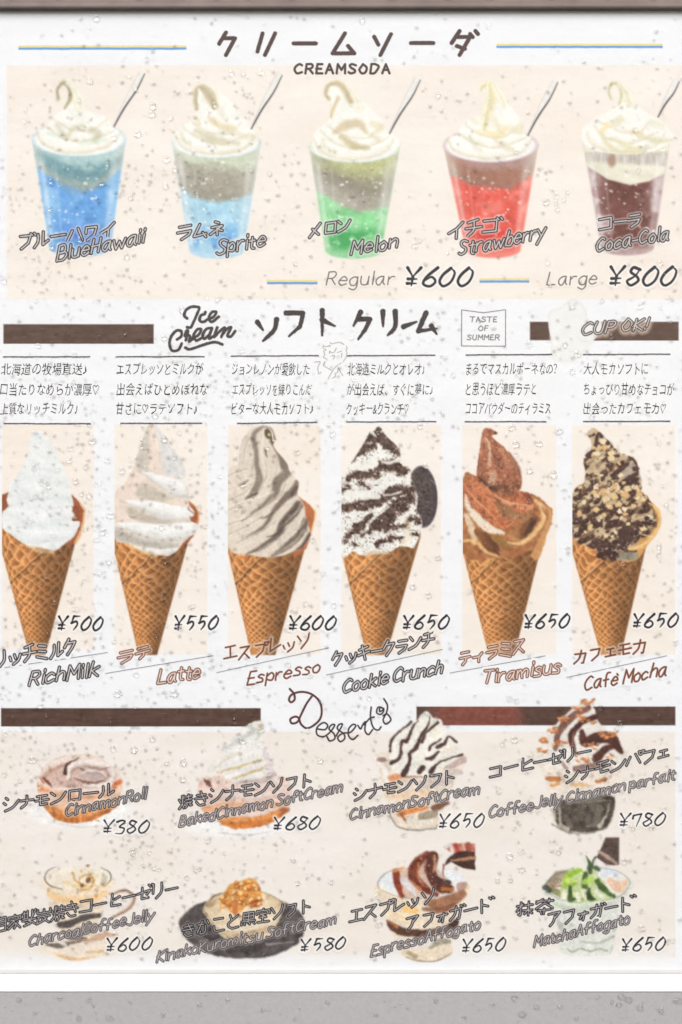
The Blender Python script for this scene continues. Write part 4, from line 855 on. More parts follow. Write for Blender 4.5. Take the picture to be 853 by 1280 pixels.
run(p, [([205, 290, 300, 330, 460, 330, 565, 280], [30, 50, 50, 26], (236, 196, 142), .8), ([220, 360, 400, 390, 540, 350], [50, 60, 40], (226, 210, 194), .8), ([275, 485, 330, 480, 430, 440, 520, 425], [40, 44, 40, 30], (80, 72, 72), .95), ([310, 545, 400, 530, 490, 500], [40, 60, 50], (118, 104, 98), .85), ([330, 570, 440, 570], [14, 12], (66, 60, 60), .8), ([300, 215, 390, 245, 480, 240], [14, 22, 12], (238, 208, 150), .9), ([360, 165, 370, 210, 440, 240], [10, 10, 8], (206, 154, 84), .9), ([395, 225, 400, 190, 450, 170, 490, 210, 460, 260, 390, 265], [10, 10, 14, 14, 12, 8], (212, 158, 84), .95), ([420, 130, 480, 160, 530, 200], [6, 8, 6], (232, 206, 156), .8), ([490, 270, 560, 220], [10, 16], (222, 186, 130), .9), ([240, 285, 300, 295], 8, (206, 200, 150), .7)], None, 414, 8)
for (a, b, c_, d_, col) in ((455, 205, 16, 20, (128, 78, 36)), (412, 236, 15, 12, (120, 74, 40)), (450, 110, 12, 10, (150, 100, 66)), (405, 145, 10, 8, (214, 190, 140)), (550, 200, 20, 26, (196, 190, 170)), (548, 235, 14, 10, (170, 150, 120))): p.paint(p.ell(a, b, c_, d_, .3, 1), col, None, .9)
p.nowarp()
for q in ([250, 118, 195, 150, 180, 200, 215, 240, 290, 262], [530, 125, 585, 155, 594, 200, 560, 240]): p.paint(p.stroke(q, [2, 6, 9, 7, 2], .7), (92, 84, 72), None, .9)
p.finish(.85, .10, .09, 156)
p.emit(menu, 'dessert_picture', .000025, 'printed picture of coffee jelly in a glass cup on a saucer')
# roasted soybean flour soft cream
p = Pic(220, 1094, 384, 1206, 1.0, (210, 1080, 4.062))
p.warp(1.2, 6, 421)
p.paint(p.poly([55, 310, 100, 240, 200, 190, 480, 180, 600, 200, 680, 260, 692, 340, 655, 410, 520, 472, 350, 482, 220, 462, 110, 400], 1.2), tex(p, (82, 75, 75), 22, 7, 422), 'plate')
run(p, [([80, 330, 160, 380, 300, 440], 26, (120, 112, 110), .6), ([500, 410, 640, 400], [8, 5], (206, 200, 196), .6), ([540, 280, 660, 290], 40, (112, 104, 102), .6), ([300, 445, 450, 440], 16, (66, 60, 62), .7)], None, 424)
p.paint(p.poly([178, 225, 230, 160, 320, 135, 470, 140, 560, 180, 592, 212, 560, 290, 500, 380, 320, 395, 240, 330, 200, 280], 1), tex(p, (222, 202, 170), 9, 8, 431), 'bowl')
run(p, [([300, 380, 420, 360, 540, 320], [16, 40, 20], (190, 160, 126), .8), ([250, 320, 400, 330, 540, 280], [20, 30, 24], (236, 222, 200), .8), ([190, 215, 235, 165, 320, 138], [6, 7, 5], (110, 92, 72), .9), ([470, 142, 560, 182, 592, 215], [4, 6, 5], (150, 130, 104), .8), ([180, 230, 240, 320, 330, 392], [4, 5, 4], (150, 124, 96), .8), ([210, 210, 260, 190], [30, 30], (176, 146, 108), .8), ([500, 180, 560, 220], 40, (214, 192, 158), .8)], None, 433, 8)
p.paint(p.ell(380, 220, 140, 95, 0, 2), tex(p, (234, 216, 186), 8, 7, 434), 'soft_cream', .8)
p.paint(p.poly([260, 230, 300, 120, 350, 95, 430, 75, 468, 120, 475, 195, 400, 215, 350, 260, 290, 220], 1.2), tex(p, (222, 158, 84), 18, 5, 441), 'soft_cream')
r = random.Random(21)
for j in range(64):
    xx = r.uniform(270, 470); yy = r.uniform(90, 215)
    if xx < 300 and yy < 150: continue
    p.paint(p.ell(xx+2, yy+4, 14, 10, 0, .8), (164, 84, 36), 'soft_cream', .7)
    p.paint(p.ell(xx, yy, r.uniform(8, 15), r.uniform(6, 11), r.uniform(-1, 1), .7), [(246, 210, 140), (232, 166, 86), (250, 224, 170), (214, 130, 62)][j % 4], 'soft_cream', .95)
run(p, [([340, 205, 345, 260, 370, 270], [26, 20, 8], (190, 112, 70), .85), ([420, 200, 470, 190], 12, (150, 70, 30), .8)], None, 443)
p.finish(.85, .10, .09, 169)
p.emit(menu, 'dessert_picture', .000025, 'printed picture of nutty soft cream in a bowl on a dark plate')
# espresso affogato
p = Pic(468, 1052, 596, 1206, 1.0, (450, 1040, 4.739))
p.warp(1.2, 6, 451)
body = p.poly([110, 310, 130, 420, 160, 540, 200, 620, 250, 730, 330, 770, 450, 768, 545, 725, 545, 650, 580, 560, 610, 430, 635, 300], 1)
p.paint(body, tex(p, (234, 218, 196), 10, 9, 452), 'cup')
p.paint(p.ell(372, 300, 263, 95, .02, 1), tex(p, (232, 234, 238), 5, 9, 453), 'cup')
run(p, [([400, 420, 500, 430, 610, 370], [40, 90, 50], (150, 98, 70), .85), ([380, 460, 460, 470, 560, 440], [20, 40, 30], (116, 70, 50), .7), ([270, 460, 330, 470], 40, (244, 190, 110), .8), ([170, 480, 240, 500, 300, 540], [20, 36, 30], (244, 216, 176), .8), ([160, 540, 230, 585, 350, 605, 480, 590, 575, 545], [30, 50, 44, 40, 44], (84, 54, 44), .95), ([170, 530, 220, 570], [8, 16], (206, 124, 66), .9), ([540, 560, 570, 540], 40, (64, 44, 40), .9), ([230, 650, 350, 670, 520, 640], [44, 60, 44], (226, 222, 214), .9), ([420, 690, 480, 650, 530, 650], [20, 40, 26], (150, 142, 122), .8), ([290, 720, 330, 740], 26, (150, 130, 96), .7), ([600, 330, 625, 310], [60, 30], (172, 120, 100), .7)], body, 454)
cm = p.poly([195, 250, 240, 215, 290, 212, 330, 155, 380, 122, 440, 122, 472, 150, 465, 220, 540, 300, 562, 360, 470, 378, 420, 392, 260, 392, 225, 340], 1)
p.paint(cm, tex(p, (210, 184, 168), 10, 8, 461), 'soft_cream')
run(p, [([215, 240, 225, 310, 250, 385], [40, 44, 26], (140, 62, 46), 1), ([200, 235, 260, 215], [20, 14], (226, 160, 110), .9), ([260, 290, 290, 320, 330, 370], [40, 44, 20], (226, 220, 224), 1), ([400, 130, 330, 200, 320, 270, 390, 340, 460, 375], [30, 60, 60, 50, 20], (116, 58, 44), 1), ([430, 150, 420, 240, 470, 320, 530, 340], [70, 60, 70, 50], (92, 50, 42), 1), ([350, 190, 345, 260, 380, 320], [12, 16, 10], (196, 128, 92), .9), ([440, 140, 445, 200, 440, 240], [10, 14, 10], (206, 160, 120), .85), ([380, 170, 390, 250], [10, 12], (150, 86, 66), .8), ([300, 290, 360, 345], [10, 18], (214, 140, 92), .9), ([490, 340, 545, 345], [20, 20], (206, 130, 66), .9), ([470, 280, 530, 300], [20, 26], (64, 44, 40), .9), ([330, 160, 400, 125], 8, (160, 96, 76), .9)], None, 462, 14)
for j in range(18): p.paint(p.ell(r.uniform(350, 520), r.uniform(150, 330), 4, 3, 0, .5)*cm, (236, 214, 196), None, .7)
p.nowarp()
p.paint(p.stroke([115, 340, 108, 300, 150, 250, 230, 215], [4, 6, 5, 2], .7), (130, 124, 120), None, .8)
p.paint(p.stroke([120, 345, 250, 390, 420, 392, 560, 365, 630, 300], [3, 4, 5, 4, 4], .7), (150, 130, 118), None, .7)
p.paint(p.stroke([275, 745, 360, 768, 460, 765, 545, 720], [4, 7, 7, 4], .8), (126, 118, 102), None, .85)
p.warp(1, 6, 470)
p.paint(p.poly([495, 90, 540, 72, 684, 70, 684, 140, 560, 140], .8, False), tex(p, (190, 120, 104), 30, 6, 471), 'jug')
run(p, [([570, 80, 590, 130], 24, (168, 66, 56), .9), ([640, 75, 650, 130], 30, (150, 78, 60), .8), ([610, 75, 620, 110], 12, (226, 190, 176), .9), ([510, 90, 540, 85, 550, 130], 20, (226, 222, 220), .9)], None, 473)
p.paint(p.poly([560, 130, 600, 115, 684, 120, 684, 227, 620, 220, 545, 182, 500, 205, 515, 165], .8, False), tex(p, (72, 46, 40), 16, 6, 475), 'jug')
p.paint(p.stroke([540, 172, 610, 165, 684, 155], [8, 16, 20], 1), (196, 150, 112), 'jug', .9)
p.paint(p.stroke([496, 198, 494, 230, 500, 268], [9, 8, 6], .8), (152, 88, 74), 'jug')
p.finish(.85, .10, .09, 182)
p.emit(menu, 'dessert_picture', .000025, 'printed picture of espresso poured from a dark jug over soft cream in a glass')
# matcha affogato
p = Pic(676, 1044, 796, 1204, 1.0, (650, 1040, 4.739))
p.warp(1.2, 6, 481)
body = p.poly([150, 330, 190, 420, 225, 560, 250, 715, 400, 735, 540, 725, 575, 580, 610, 420, 655, 290], 1)
p.paint(body, tex(p, (224, 226, 219), 8, 10, 482), 'cup')
run(p, [([190, 420, 260, 445, 400, 440], [20, 26, 14], (206, 222, 196), .9), ([260, 460, 400, 470, 560, 430], [30, 50, 40], (196, 196, 190), .8), ([230, 540, 260, 600], [26, 30], (170, 172, 166), .7), ([300, 600, 420, 570, 540, 560], [20, 40, 30], (206, 208, 202), .7), ([360, 650, 470, 660, 560, 620], [6, 10, 14], (150, 152, 144), .7), ([560, 590, 575, 560, 585, 500], [8, 7, 5], (140, 142, 136), .7), ([280, 695, 320, 712, 360, 695, 420, 708, 470, 698, 520, 706], [5, 6, 5, 7, 5, 7], (124, 128, 118), .8), ([540, 720, 550, 690], 8, (170, 172, 164), .7), ([290, 520, 330, 540], 16, (236, 238, 234), .8)], body, 484)
p.paint(p.ell(402, 312, 256, 108, 0, 1), tex(p, (232, 231, 226), 6, 9, 485), 'cup')
run(p, [([170, 320, 230, 270, 290, 245], [40, 70, 30], (160, 142, 116), .85), ([180, 340, 240, 370], [40, 40], (128, 128, 78), .8), ([150, 330, 175, 345], 30, (56, 64, 60), .85), ([190, 325, 250, 322], 10, (190, 110, 80), .8), ([540, 300, 590, 330, 630, 300], [50, 70, 30], (236, 196, 168), .9), ([500, 240, 570, 245], [50, 40], (224, 230, 240), .9)], None, 486)
cm = p.poly([245, 330, 270, 260, 330, 210, 380, 235, 420, 190, 455, 215, 470, 270, 540, 330, 568, 385, 500, 408, 400, 424, 300, 418, 245, 375], 1)
p.paint(cm, tex(p, (200, 214, 160), 14, 7, 491), 'soft_cream')
run(p, [([265, 320, 290, 260, 360, 230], [30, 40, 26], (158, 196, 70), 1), ([290, 290, 320, 300], [44, 40], (206, 230, 120), .9), ([300, 320, 330, 310], 20, (140, 186, 60), .8), ([390, 250, 385, 330], [30, 34], (70, 92, 52), .95), ([390, 300, 430, 280], [36, 40], (176, 212, 96), .9), ([300, 330, 300, 400, 330, 400], [20, 36, 10], (66, 88, 48), 1), ([410, 340, 415, 390, 450, 405], [20, 40, 10], (64, 86, 48), 1), ([460, 290, 500, 340, 560, 385], [30, 40, 16], (74, 96, 52), 1), ([265, 360, 260, 395], 30, (240, 238, 220), .95), ([345, 370, 350, 405], 26, (236, 234, 214), .95), ([380, 350, 385, 400], 22, (232, 232, 206), .95), ([460, 350, 490, 390], [26, 22], (238, 236, 222), .95), ([520, 320, 555, 360], [20, 16], (240, 238, 230), .95), ([430, 250, 450, 270], 26, (206, 214, 176), .9), ([410, 210, 420, 240], [20, 24], (58, 76, 52), .9), ([470, 225, 450, 215], 24, (70, 84, 66), .9)], None, 492, 14)
p.nowarp()
p.paint(p.stroke([150, 345, 155, 310, 220, 255, 320, 215], [6, 6, 4, 2], .7), (104, 110, 92), None, .8)
p.paint(p.stroke([480, 212, 580, 235, 645, 280, 650, 320, 600, 380, 480, 415], [2, 3, 5, 6, 5, 3], .7), (132, 140, 126), None, .8)
p.paint(p.stroke([170, 360, 250, 405, 360, 422], 4, .7), (120, 130, 100), None, .7)
p.paint(p.poly([392, 142, 412, 165, 436, 200, 425, 245, 405, 225, 405, 190], .8), (72, 94, 60), 'leaf')
p.paint(p.poly([370, 130, 392, 150, 402, 200, 385, 195], 1.2), (222, 222, 206), 'leaf', .9)
p.paint(p.poly([510, 35, 591, 35, 590, 196, 560, 200, 515, 196, 455, 152, 478, 110], .8, False), tex(p, (90, 72, 68), 14, 8, 501), 'jug')
p.paint(p.stroke([470, 118, 520, 150, 575, 188], [16, 24, 16], 1.2), (188, 162, 148), 'jug', .9)
p.paint(p.stroke([450, 152, 436, 175, 434, 205], [12, 10, 7], .8), (66, 80, 58), 'jug')
p.finish(.85, .10, .09, 195)
p.emit(menu, 'dessert_picture', .000025, 'printed picture of green matcha soft cream in a glass with a jug pouring', {'leaf': 'dark green leaf on the matcha cream'})

# ------------------------------------------------------------------ worn patch over the right bar
p = Pic(678, 368, 752, 462)
p.tf = (640, 370, 4.005); p.warp(1.2, 8, 511)
c = p.poly([183, 90, 205, 68, 240, 56, 300, 14, 350, 34, 378, 80, 384, 120, 430, 128, 500, 128, 495, 150, 440, 190, 412, 222, 382, 262, 345, 312, 325, 326, 270, 330, 215, 322, 198, 272, 200, 228, 186, 160], .9)
p.paint(c, np.array([238, 238, 237.])+((fbm(p.X, p.Y, 12, 512)-.5)*9)[..., None])
p.paint(np.clip(c-p.poly([195, 92, 245, 66, 300, 28, 345, 44, 370, 90, 376, 130, 425, 180, 375, 258, 335, 315, 270, 322, 220, 314, 208, 270, 208, 228, 196, 160], 1.5), 0, 1), (228, 228, 227), None, .5)
p.emit(menu, 'worn_patch', .000032, 'pale worn patch cutting into the brown bar beside the cup note')

# ------------------------------------------------------------------ headings
def boxed(chs, boxes, w, name, label, colr, rag=.3, slant=.0, taper=False, step=.6):
    st = []
    for ch, (a, b, c_, d_) in zip(chs, boxes):
        gs = glyph(ch); P = np.concatenate(gs); mn = P.min(0); mx_ = P.max(0); sp = np.maximum(mx_-mn, 1e-6)
        for g_ in gs:
            q = (g_-mn)/np.where(mx_-mn < .6, 1, sp); q = np.stack([a+q[:, 0]*(c_-a), b+q[:, 1]*(d_-b)], 1) if (mx_-mn)[1] > .6 else np.stack([a+(g_[:, 0]-mn[0])/sp[0]*(c_-a), np.linspace(b, d_, len(g_))], 1)
            st.append(q)
    return lettering(menu, name, st, w, 'solid', label, step, colr, rag=rag, taper=taper)
GL['ク'] = "~3004 22725528"; GL['タ'] = GL['ク']+" 2446"
_t = dict(GL)
GL['ク'] = "3004 31725828 7258"; GL['ク'] = "3004 2272 7238"; GL['リ'] = "2005 7036"; GL['ム'] = "400878 7855"; GL['ソ'] = "0124 8038"; GL['ダ'] = "3004 2272 7238 2556 7182 90a1"
boxed('クリームソーダ', [(274, 40, 294, 68), (322, 41, 344, 68), (367, 53.5, 395, 53.5), (416, 41, 443, 66), (468, 42, 489, 68), (514, 53, 542, 53), (565, 38, 598, 68)], 5.1, 'heading_text', 'large katakana heading for the cream sodas', (74, 52, 50))
GL.update(_t)
boxed('ソフトクリーム', [(322, 399, 346, 426), (358, 391, 379, 420), (403, 388, 419, 419), (442, 390, 463, 424), (479, 389, 495, 419), (505, 408, 521, 402), (523, 391, 546, 417)], 6.0, 'heading_text', 'brushed katakana heading for the soft creams', (56, 48, 52), .5, taper=True)
def path(ox, oy, sc_, segs): return [catmull(np.array(q, float).reshape(-1, 2)/sc_+np.array([ox, oy]), 6) for q in segs]
ICE = path(200, 375, 7.755, [[262, 175, 235, 150, 250, 100, 300, 65, 375, 68, 370, 110, 335, 190, 300, 260, 262, 262], [440, 115, 430, 135, 395, 150, 385, 195, 420, 210, 470, 180], [470, 185, 520, 160, 545, 115, 505, 115, 475, 165, 500, 210, 570, 160],
    [165, 380, 205, 350, 205, 300, 160, 295, 110, 350, 92, 430, 120, 490, 180, 480, 210, 420], [240, 345, 255, 300, 270, 300, 250, 390], [255, 330, 290, 350, 280, 400, 310, 380], [310, 365, 370, 340, 400, 285, 360, 285, 325, 345, 350, 390, 415, 360], [500, 270, 450, 280, 415, 335, 430, 375, 480, 330, 505, 270, 475, 370, 530, 340], [555, 265, 525, 355, 570, 310, 630, 265, 595, 355], [600, 340, 650, 280, 690, 265, 655, 340, 690, 350, 730, 300], [245, 460, 290, 475, 400, 440, 480, 415, 540, 408, 605, 428]])
lettering(menu, 'heading_text', ICE, 3.6, 'solid', 'brush script heading reading Ice Cream', .5, (62, 56, 60), rag=.35)
DES = path(350, 850, 5.687, [[70, 65, 100, 100, 105, 140, 80, 160, 65, 140, 85, 105, 150, 86, 220, 100, 280, 150, 298, 220, 285, 280, 240, 325, 190, 345, 150, 315, 135, 275, 110, 262, 75, 280, 85, 310, 125, 300, 150, 250, 190, 170, 230, 115],
    [265, 350, 320, 355, 340, 325, 310, 305, 265, 340, 265, 390, 310, 405, 355, 375, 390, 325, 370, 320, 350, 350, 385, 385, 390, 420, 355, 435, 335, 405], [400, 400, 445, 320, 420, 320, 410, 350, 455, 385, 460, 420, 430, 440, 412, 410, 450, 380, 500, 375, 540, 330, 520, 318, 490, 350, 490, 400, 520, 425, 555, 395],
    [555, 325, 575, 350, 590, 320, 610, 300, 605, 360, 630, 390, 660, 355], [650, 195, 645, 270, 665, 340, 700, 358, 720, 335], [600, 320, 640, 275, 670, 265], [735, 215, 710, 225, 715, 195, 740, 215, 720, 245, 690, 235, 700, 195, 740, 205], [740, 135, 765, 180, 760, 230, 735, 285, 755, 315, 790, 285, 765, 245, 735, 255]])
lettering(menu, 'heading_text', DES[:1], 2.6, 'solid', 'decorative capital D in reddish brown', .5, (84, 48, 46))
lettering(menu, 'heading_text', DES[1:], 2.0, 'solid', 'curly script letters after the capital D', .5, (52, 42, 44))
SK = path(380, 425, 12.186, [[300, 75, 290, 110, 335, 150, 300, 170, 320, 215, 300, 260, 345, 285, 350, 300], [290, 90, 350, 95, 400, 80, 395, 95], [400, 35, 430, 55, 490, 38, 560, 35, 610, 65], [650, 90, 660, 130, 645, 150, 655, 200, 640, 270, 600, 325], [390, 200, 395, 165, 420, 190, 460, 185, 495, 120], [420, 240, 470, 235, 445, 290], [510, 190, 575, 165], [580, 200, 570, 260], [165, 335, 250, 330, 215, 420, 225, 510, 260, 490], [300, 390, 325, 325, 300, 380, 370, 430, 420, 455], [370, 590, 430, 480, 490, 400, 570, 345], [525, 410, 545, 460, 595, 540], [520, 430, 515, 490, 475, 510, 485, 550, 440, 580]])
lettering(menu, 'sketch', SK, .8, 'solid', 'faint pencil sketch of a wavy haired figure', .5, (150, 138, 136), rag=.3)
# pennant stamp
ST = [np.array(q, float).reshape(-1, 2) for q in ([577.5, 387, 605, 390.6, 632.5, 386.8, 632.3, 432.5, 577.3, 432.2, 577.5, 387],)]
lettering(menu, 'stamp_frame', ST, .9, 'solid', None, .5, (92, 78, 86), rag=.25)
for t_, xa, xb, y in (('TASTE', 588, 622, 402), ('OF', 598.5, 611.5, 413), ('SUMMER', 584.5, 625, 424.5)):
    lettering(menu, 'stamp_text', layout(t_, xa, y, xb, y, 6.2, 0, .3, 2.2), 1.0, 'solid', None, .45, (88, 80, 86))

# font based small print
def font_text(s_, x0, x1, base, h, name, label=None, wob=.45, bold=0, track=1.0, m=M_DARK, shear=0.0, seed=1, parent=menu):
    cu = bpy.data.curves.new(name, 'FONT'); cu.body = s_; cu.size = 1; cu.offset = bold; cu.space_character = track; cu.shear = shear; cu.resolution_u = 3
    o = bpy.data.objects.new(name, cu); COL.objects.link(o)
    dg = C.evaluated_depsgraph_get(); me = bpy.data.meshes.new_from_object(o.evaluated_get(dg))
    bpy.data.objects.remove(o); bpy.data.curves.remove(cu)
    n_ = len(me.vertices); co = np.zeros(n_*3, np.float32); me.vertices.foreach_get('co', co); co = co.reshape(-1, 3)
    mn, mx_ = co.min(0), co.max(0)
    k = (x1-x0)/(mx_[0]-mn[0]); ky = h/.73 if h else k
    x = x0+(co[:, 0]-mn[0])*k; y = base-co[:, 1]*ky
    if wob:
        x = x+wob*2*(fbm(x, y, 7, seed)-.5)*2; y = y+wob*2*(fbm(x, y, 8, seed+3)-.5)*2.4
    lay = next_layer()
    co = np.stack([wx(x), np.full(n_, -lay), wz(y)], 1).astype(np.float32)
    me.vertices.foreach_set('co', co.ravel()); me.update()
    return link(name, me, m, parent, label)
M_HEAD = ink_material('heading_ink', (66, 50, 48))
lettering(menu, 'heading_text', layout('CREAMSODA', 368.5, 91, 489.5, 91, 11.5, 0, 0, 2.9), 2.9, 'solid', 'bold capitals reading CREAMSODA', .5, (66, 50, 48))
DESC = [(0, [('北海道の牧場直送♪', 1, 108), ('口当たりなめらか濃厚♡', 0, 123), ('上質なリッチミルク♪', 0, 97)]),
        (1, [('エスプレッソとミルクが', 146, 254), ('出会えばひとめぼれな', 146, 260), ('甘さに♡ラテソフト♪', 145, 246)]),
        (2, [('ジョンレノンが愛飲した', 290, 387), ('エスプレッソを練りこんだ', 290, 390), ('ビターな大人モカソフト♪', 290, 391)]),
        (3, [('北海道ミルクとオレオ♪', 434, 531), ('が出会えば、すぐに夢に♪', 434, 541), ('クッキー&クランチ♡', 433, 511)]),
        (4, [('まるでマスカルポーネなの？', 583, 697), ('と思うほど濃厚ラテと', 583, 671), ('ココアパウダーのティラミス', 582, 689)]),
        (5, [('大人モカソフトに', 730, 811), ('ちょっぴり甘めなチョコが', 730, 844), ('出会ったカフェモカ♡', 730, 833)])]
for c_, rows in DESC:
    for i, (s_, xa, xb) in enumerate(rows):
        font_text(s_, xa, xb, (467.5, 493, 517)[i]-(0 if c_ < 4 else .5), 12.2, 'description_text', None, .7, 0, m=M_DARK, shear=.12, seed=c_*10+i)
RULES = [(4, 112, 446, 446), (145, 255, 446, 445.5), (289, 398, 445, 444.5), (434, 544, 444.5, 444), (583, 690, 443.5, 443), (730, 838, 443, 442.5),
         (5, 112, 529.5, 529.5), (151, 252, 529, 529), (297, 396, 529, 528), (434, 545, 527.5, 527), (582, 683, 527, 527), (730, 838, 527, 526.5)]
for xa, xb, ya, yb in RULES:
    lettering(menu, 'rule_line', [np.array([(xa+(xb-xa)*t, ya+(yb-ya)*t+random.uniform(-.25, .25)) for t in np.linspace(0, 1, 9)])], 1.5, 'solid', None, .5, (48, 42, 48), rag=.3)
for xa, ya, xb, yb in [(-10, 837, 134, 816), (132, 842, 266, 820), (271, 841, 411, 810), (408, 844, 553, 812), (563, 841.5, 682, 820), (709, 847, 834, 820)]:
    lettering(menu, 'rule_line', [np.array([(xa, ya), (xb, yb)], float)], .75, 'solid', None, .5, (96, 92, 98), rag=.2)

# ------------------------------------------------------------------ hand-written names and prices
BR, DKc, GY = (118, 64, 44), (22, 16, 24), (84, 76, 80)
NM = [('ブルーハワイ', 22, 311, 143, 295, 19, 3.4, DKc), ('BlueHawaii', 71, 325, 179, 303, 17, 3.4, DKc), ('ラムネ', 222, 300, 280, 292, 17, 3.4, DKc), ('Sprite', 271, 317, 331, 307, 17, 3.4, DKc),
      ('メロン', 387, 296, 438, 287, 16, 3.4, DKc), ('Melon', 439, 317, 497, 309, 17, 3.4, DKc), ('イチゴ', 561, 298, 622, 289, 18, 3.4, DKc), ('Strawberry', 574, 319, 682, 297, 17, 3.4, DKc),
      ('コーラ', 750, 289, 801, 281, 16, 3.4, DKc), ('Coca-Cola', 746, 314, 836, 299, 16, 3.4, DKc),
      ('リッチミルク', -6, 834, 95, 817, 19, 3.4, DKc), ('RichMilk', 36, 857, 122, 844, 17, 3.4, DKc), ('ラテ', 147, 831, 189, 821, 15, 3.2, BR), ('Latte', 197, 855, 249, 847, 16, 3.4, BR),
      ('エスプレッソ', 280, 827, 388, 810, 18, 3.0, BR), ('Espresso', 309, 856, 400, 840, 15, 3.0, BR), ('クッキークランチ', 416, 833, 541, 807, 17, 3.2, DKc), ('Cookie Crunch', 429, 865, 553, 841, 16, 3.4, DKc),
      ('ティラミス', 575, 832, 656, 816, 17, 3.2, BR), ('Tiramisus', 604, 855, 700, 840, 16, 3.4, BR), ('カフェモカ', 718, 830, 808, 815, 16, 3.2, BR), ('Café Mocha', 731, 863, 833, 844, 16, 3.2, BR),
      ('シナモンロール', 4, 1014, 141, 996, 15, 3.1, DKc), ('CinnamonRoll', 82, 1021, 182, 998, 13, 2.9, (70, 64, 68)), ('焼きシナモンソフト', 224, 1011, 392, 982, 16, 3.0, DKc), ('BakedCinnamon SoftCream', 224, 1034, 427, 990, 13, 2.9, GY),
      ('シナモンソフト', 442, 1002, 570, 978, 15, 3.0, DKc), ('CinnamonSoftCream', 438, 1025, 599, 992, 13, 2.9, GY), ('コーヒーゼリー', 613, 973, 738, 947, 15, 3.0, DKc), ('シナモンパフェ', 707, 980, 838, 946, 15, 3.0, DKc),
      ('CoffeeJelly Cinnamon parfait', 612, 1023, 844, 975, 13, 2.9, (88, 82, 86)), ('自家製炭焼きコーヒーゼリー', -8, 1167, 222, 1117, 17, 2.9, DKc), ('CharcoalCoffeeJelly', 36, 1183, 192, 1150, 13, 2.9, GY),
      ('きなこと黒蜜ソフト', 228, 1172, 391, 1141, 16, 2.9, DKc), ('KinakoKuromitsu SoftCream', 196, 1203, 420, 1155, 13, 2.9, GY), ('エスプレッソ', 437, 1155, 543, 1127, 16, 3.0, DKc), ('アフォガード', 509, 1164, 614, 1139, 16, 3.0, DKc),
      ('EspressoAffogato', 464, 1196, 600, 1161, 13, 2.9, GY), ('抹茶', 646, 1147, 690, 1141, 18, 2.9, DKc), ('アフォガード', 686, 1159, 790, 1138, 16, 3.0, DKc), ('MatchaAffogato', 668, 1185, 787, 1154, 13, 2.9, GY)]
for (t_, xa, ya, xb, yb, h_, w_, c_) in NM:
    hp, ho_ = (3.2, .62) if ya < 870 else (2.4, .38); w_ = w_*(1.0 if ya < 870 else .92)
    solid = t_ in ('エスプレッソ', 'Espresso', 'カフェモカ', 'Café Mocha') and ya < 870
    lettering(menu, 'name_text', layout(t_, xa, ya, xb, yb, h_, .14 if ord(t_[0]) < 0x3000 else .05), w_*(.72 if solid else 1), 'solid' if solid else 'hollow', None, .5, c_, (226, 221, 221) if c_ is not BR else (244, 230, 222), hp, (240, 235, 231), ho_)
lettering(menu, 'name_text', layout('CUP OK!', 728, 418, 811, 411, 14, .2, .6), 3.2, 'hollow', None, .5, (70, 58, 60), (232, 226, 222), 6, (214, 196, 182), .85)
PR = [('Y600', 506, 357, 591, 357, 23, 3.5), ('Y800', 761, 357, 845, 356, 23, 3.5), ('Y500', 71, 788, 128, 788, 17, 2.6), ('Y550', 217, 788, 272, 787, 17, 2.6), ('Y600', 360, 788, 420, 787, 17, 2.6), ('Y650', 503, 787, 561, 786, 17, 2.6), ('Y650', 655, 786, 712, 785, 17, 2.6), ('Y650', 791, 785, 848, 784, 17, 2.6),
      ('Y380', 128, 1042, 186, 1042, 16, 2.15), ('Y680', 341, 1038, 400, 1037, 16, 2.15), ('Y650', 548, 1036, 605, 1034, 17, 2.15), ('Y780', 774, 1034, 832, 1032, 16, 2.15), ('Y600', 132, 1190, 190, 1188, 16, 2.15), ('Y580', 375, 1190, 432, 1187, 15, 2.15), ('Y650', 577, 1191, 632, 1189, 16, 2.15), ('Y650', 777, 1190, 832, 1188, 16, 2.15)]
for (t_, xa, ya, xb, yb, h_, w_) in PR:
    lettering(menu, 'price_text', layout(t_, xa, ya, xb, yb, h_, .16, .35, 2.0), w_, 'solid', None, .5, (30, 28, 42), None, 3.0, (248, 246, 244), .8, .15, True)
for (t_, xa, ya, xb, yb, h_) in [('Regular', 408, 356, 494, 355, 16), ('Large', 684, 356, 747, 355, 16)]:
    lettering(menu, 'size_text', layout(t_, xa, ya, xb, yb, h_, .14, .5, 2.2), 1.6, 'solid', None, .5, (112, 100, 98), None, 2.0, (246, 242, 238), .6, .2)

# ------------------------------------------------------------------ rain
def drop_mesh(seed, seg=32, rings=10, H=.34, plump=1):
    r = random.Random(seed); ph = [r.uniform(0, 6.28) for _ in range(4)]; am = [r.uniform(.0, .05), r.uniform(0, .05), r.uniform(0, .025), 0]
    rad = lambda a: 1+sum(am[k]*math.sin((k+1)*a+ph[k]) for k in range(4))
    V = []; F = []
    sag = r.uniform(.02, .10); RC = (1+H*H)/(2*H)
    for i in range(rings):
        f = math.sin((1-i/rings)*math.pi/2); f = min(1, f); h = math.sqrt(RC*RC-f*f)-(RC-H)
        for j in range(seg):
            a = j*2*math.pi/seg; q = f*rad(a)
            V.append((q*math.cos(a), -h, q*math.sin(a)-sag*h))
    V.append((0, -H, -sag*H)); top = len(V)-1
    for i in range(rings-1):
        for j in range(seg): F.append((i*seg+j, i*seg+(j+1) % seg, (i+1)*seg+(j+1) % seg, (i+1)*seg+j))
    for j in range(seg): F.append(((rings-1)*seg+j, (rings-1)*seg+(j+1) % seg, top))
    nb = len(V)
    for j in range(seg): V.append((V[j][0], 0, V[j][2]))
    F.append(tuple(nb+j for j in range(seg-1, -1, -1)))
    return V, F
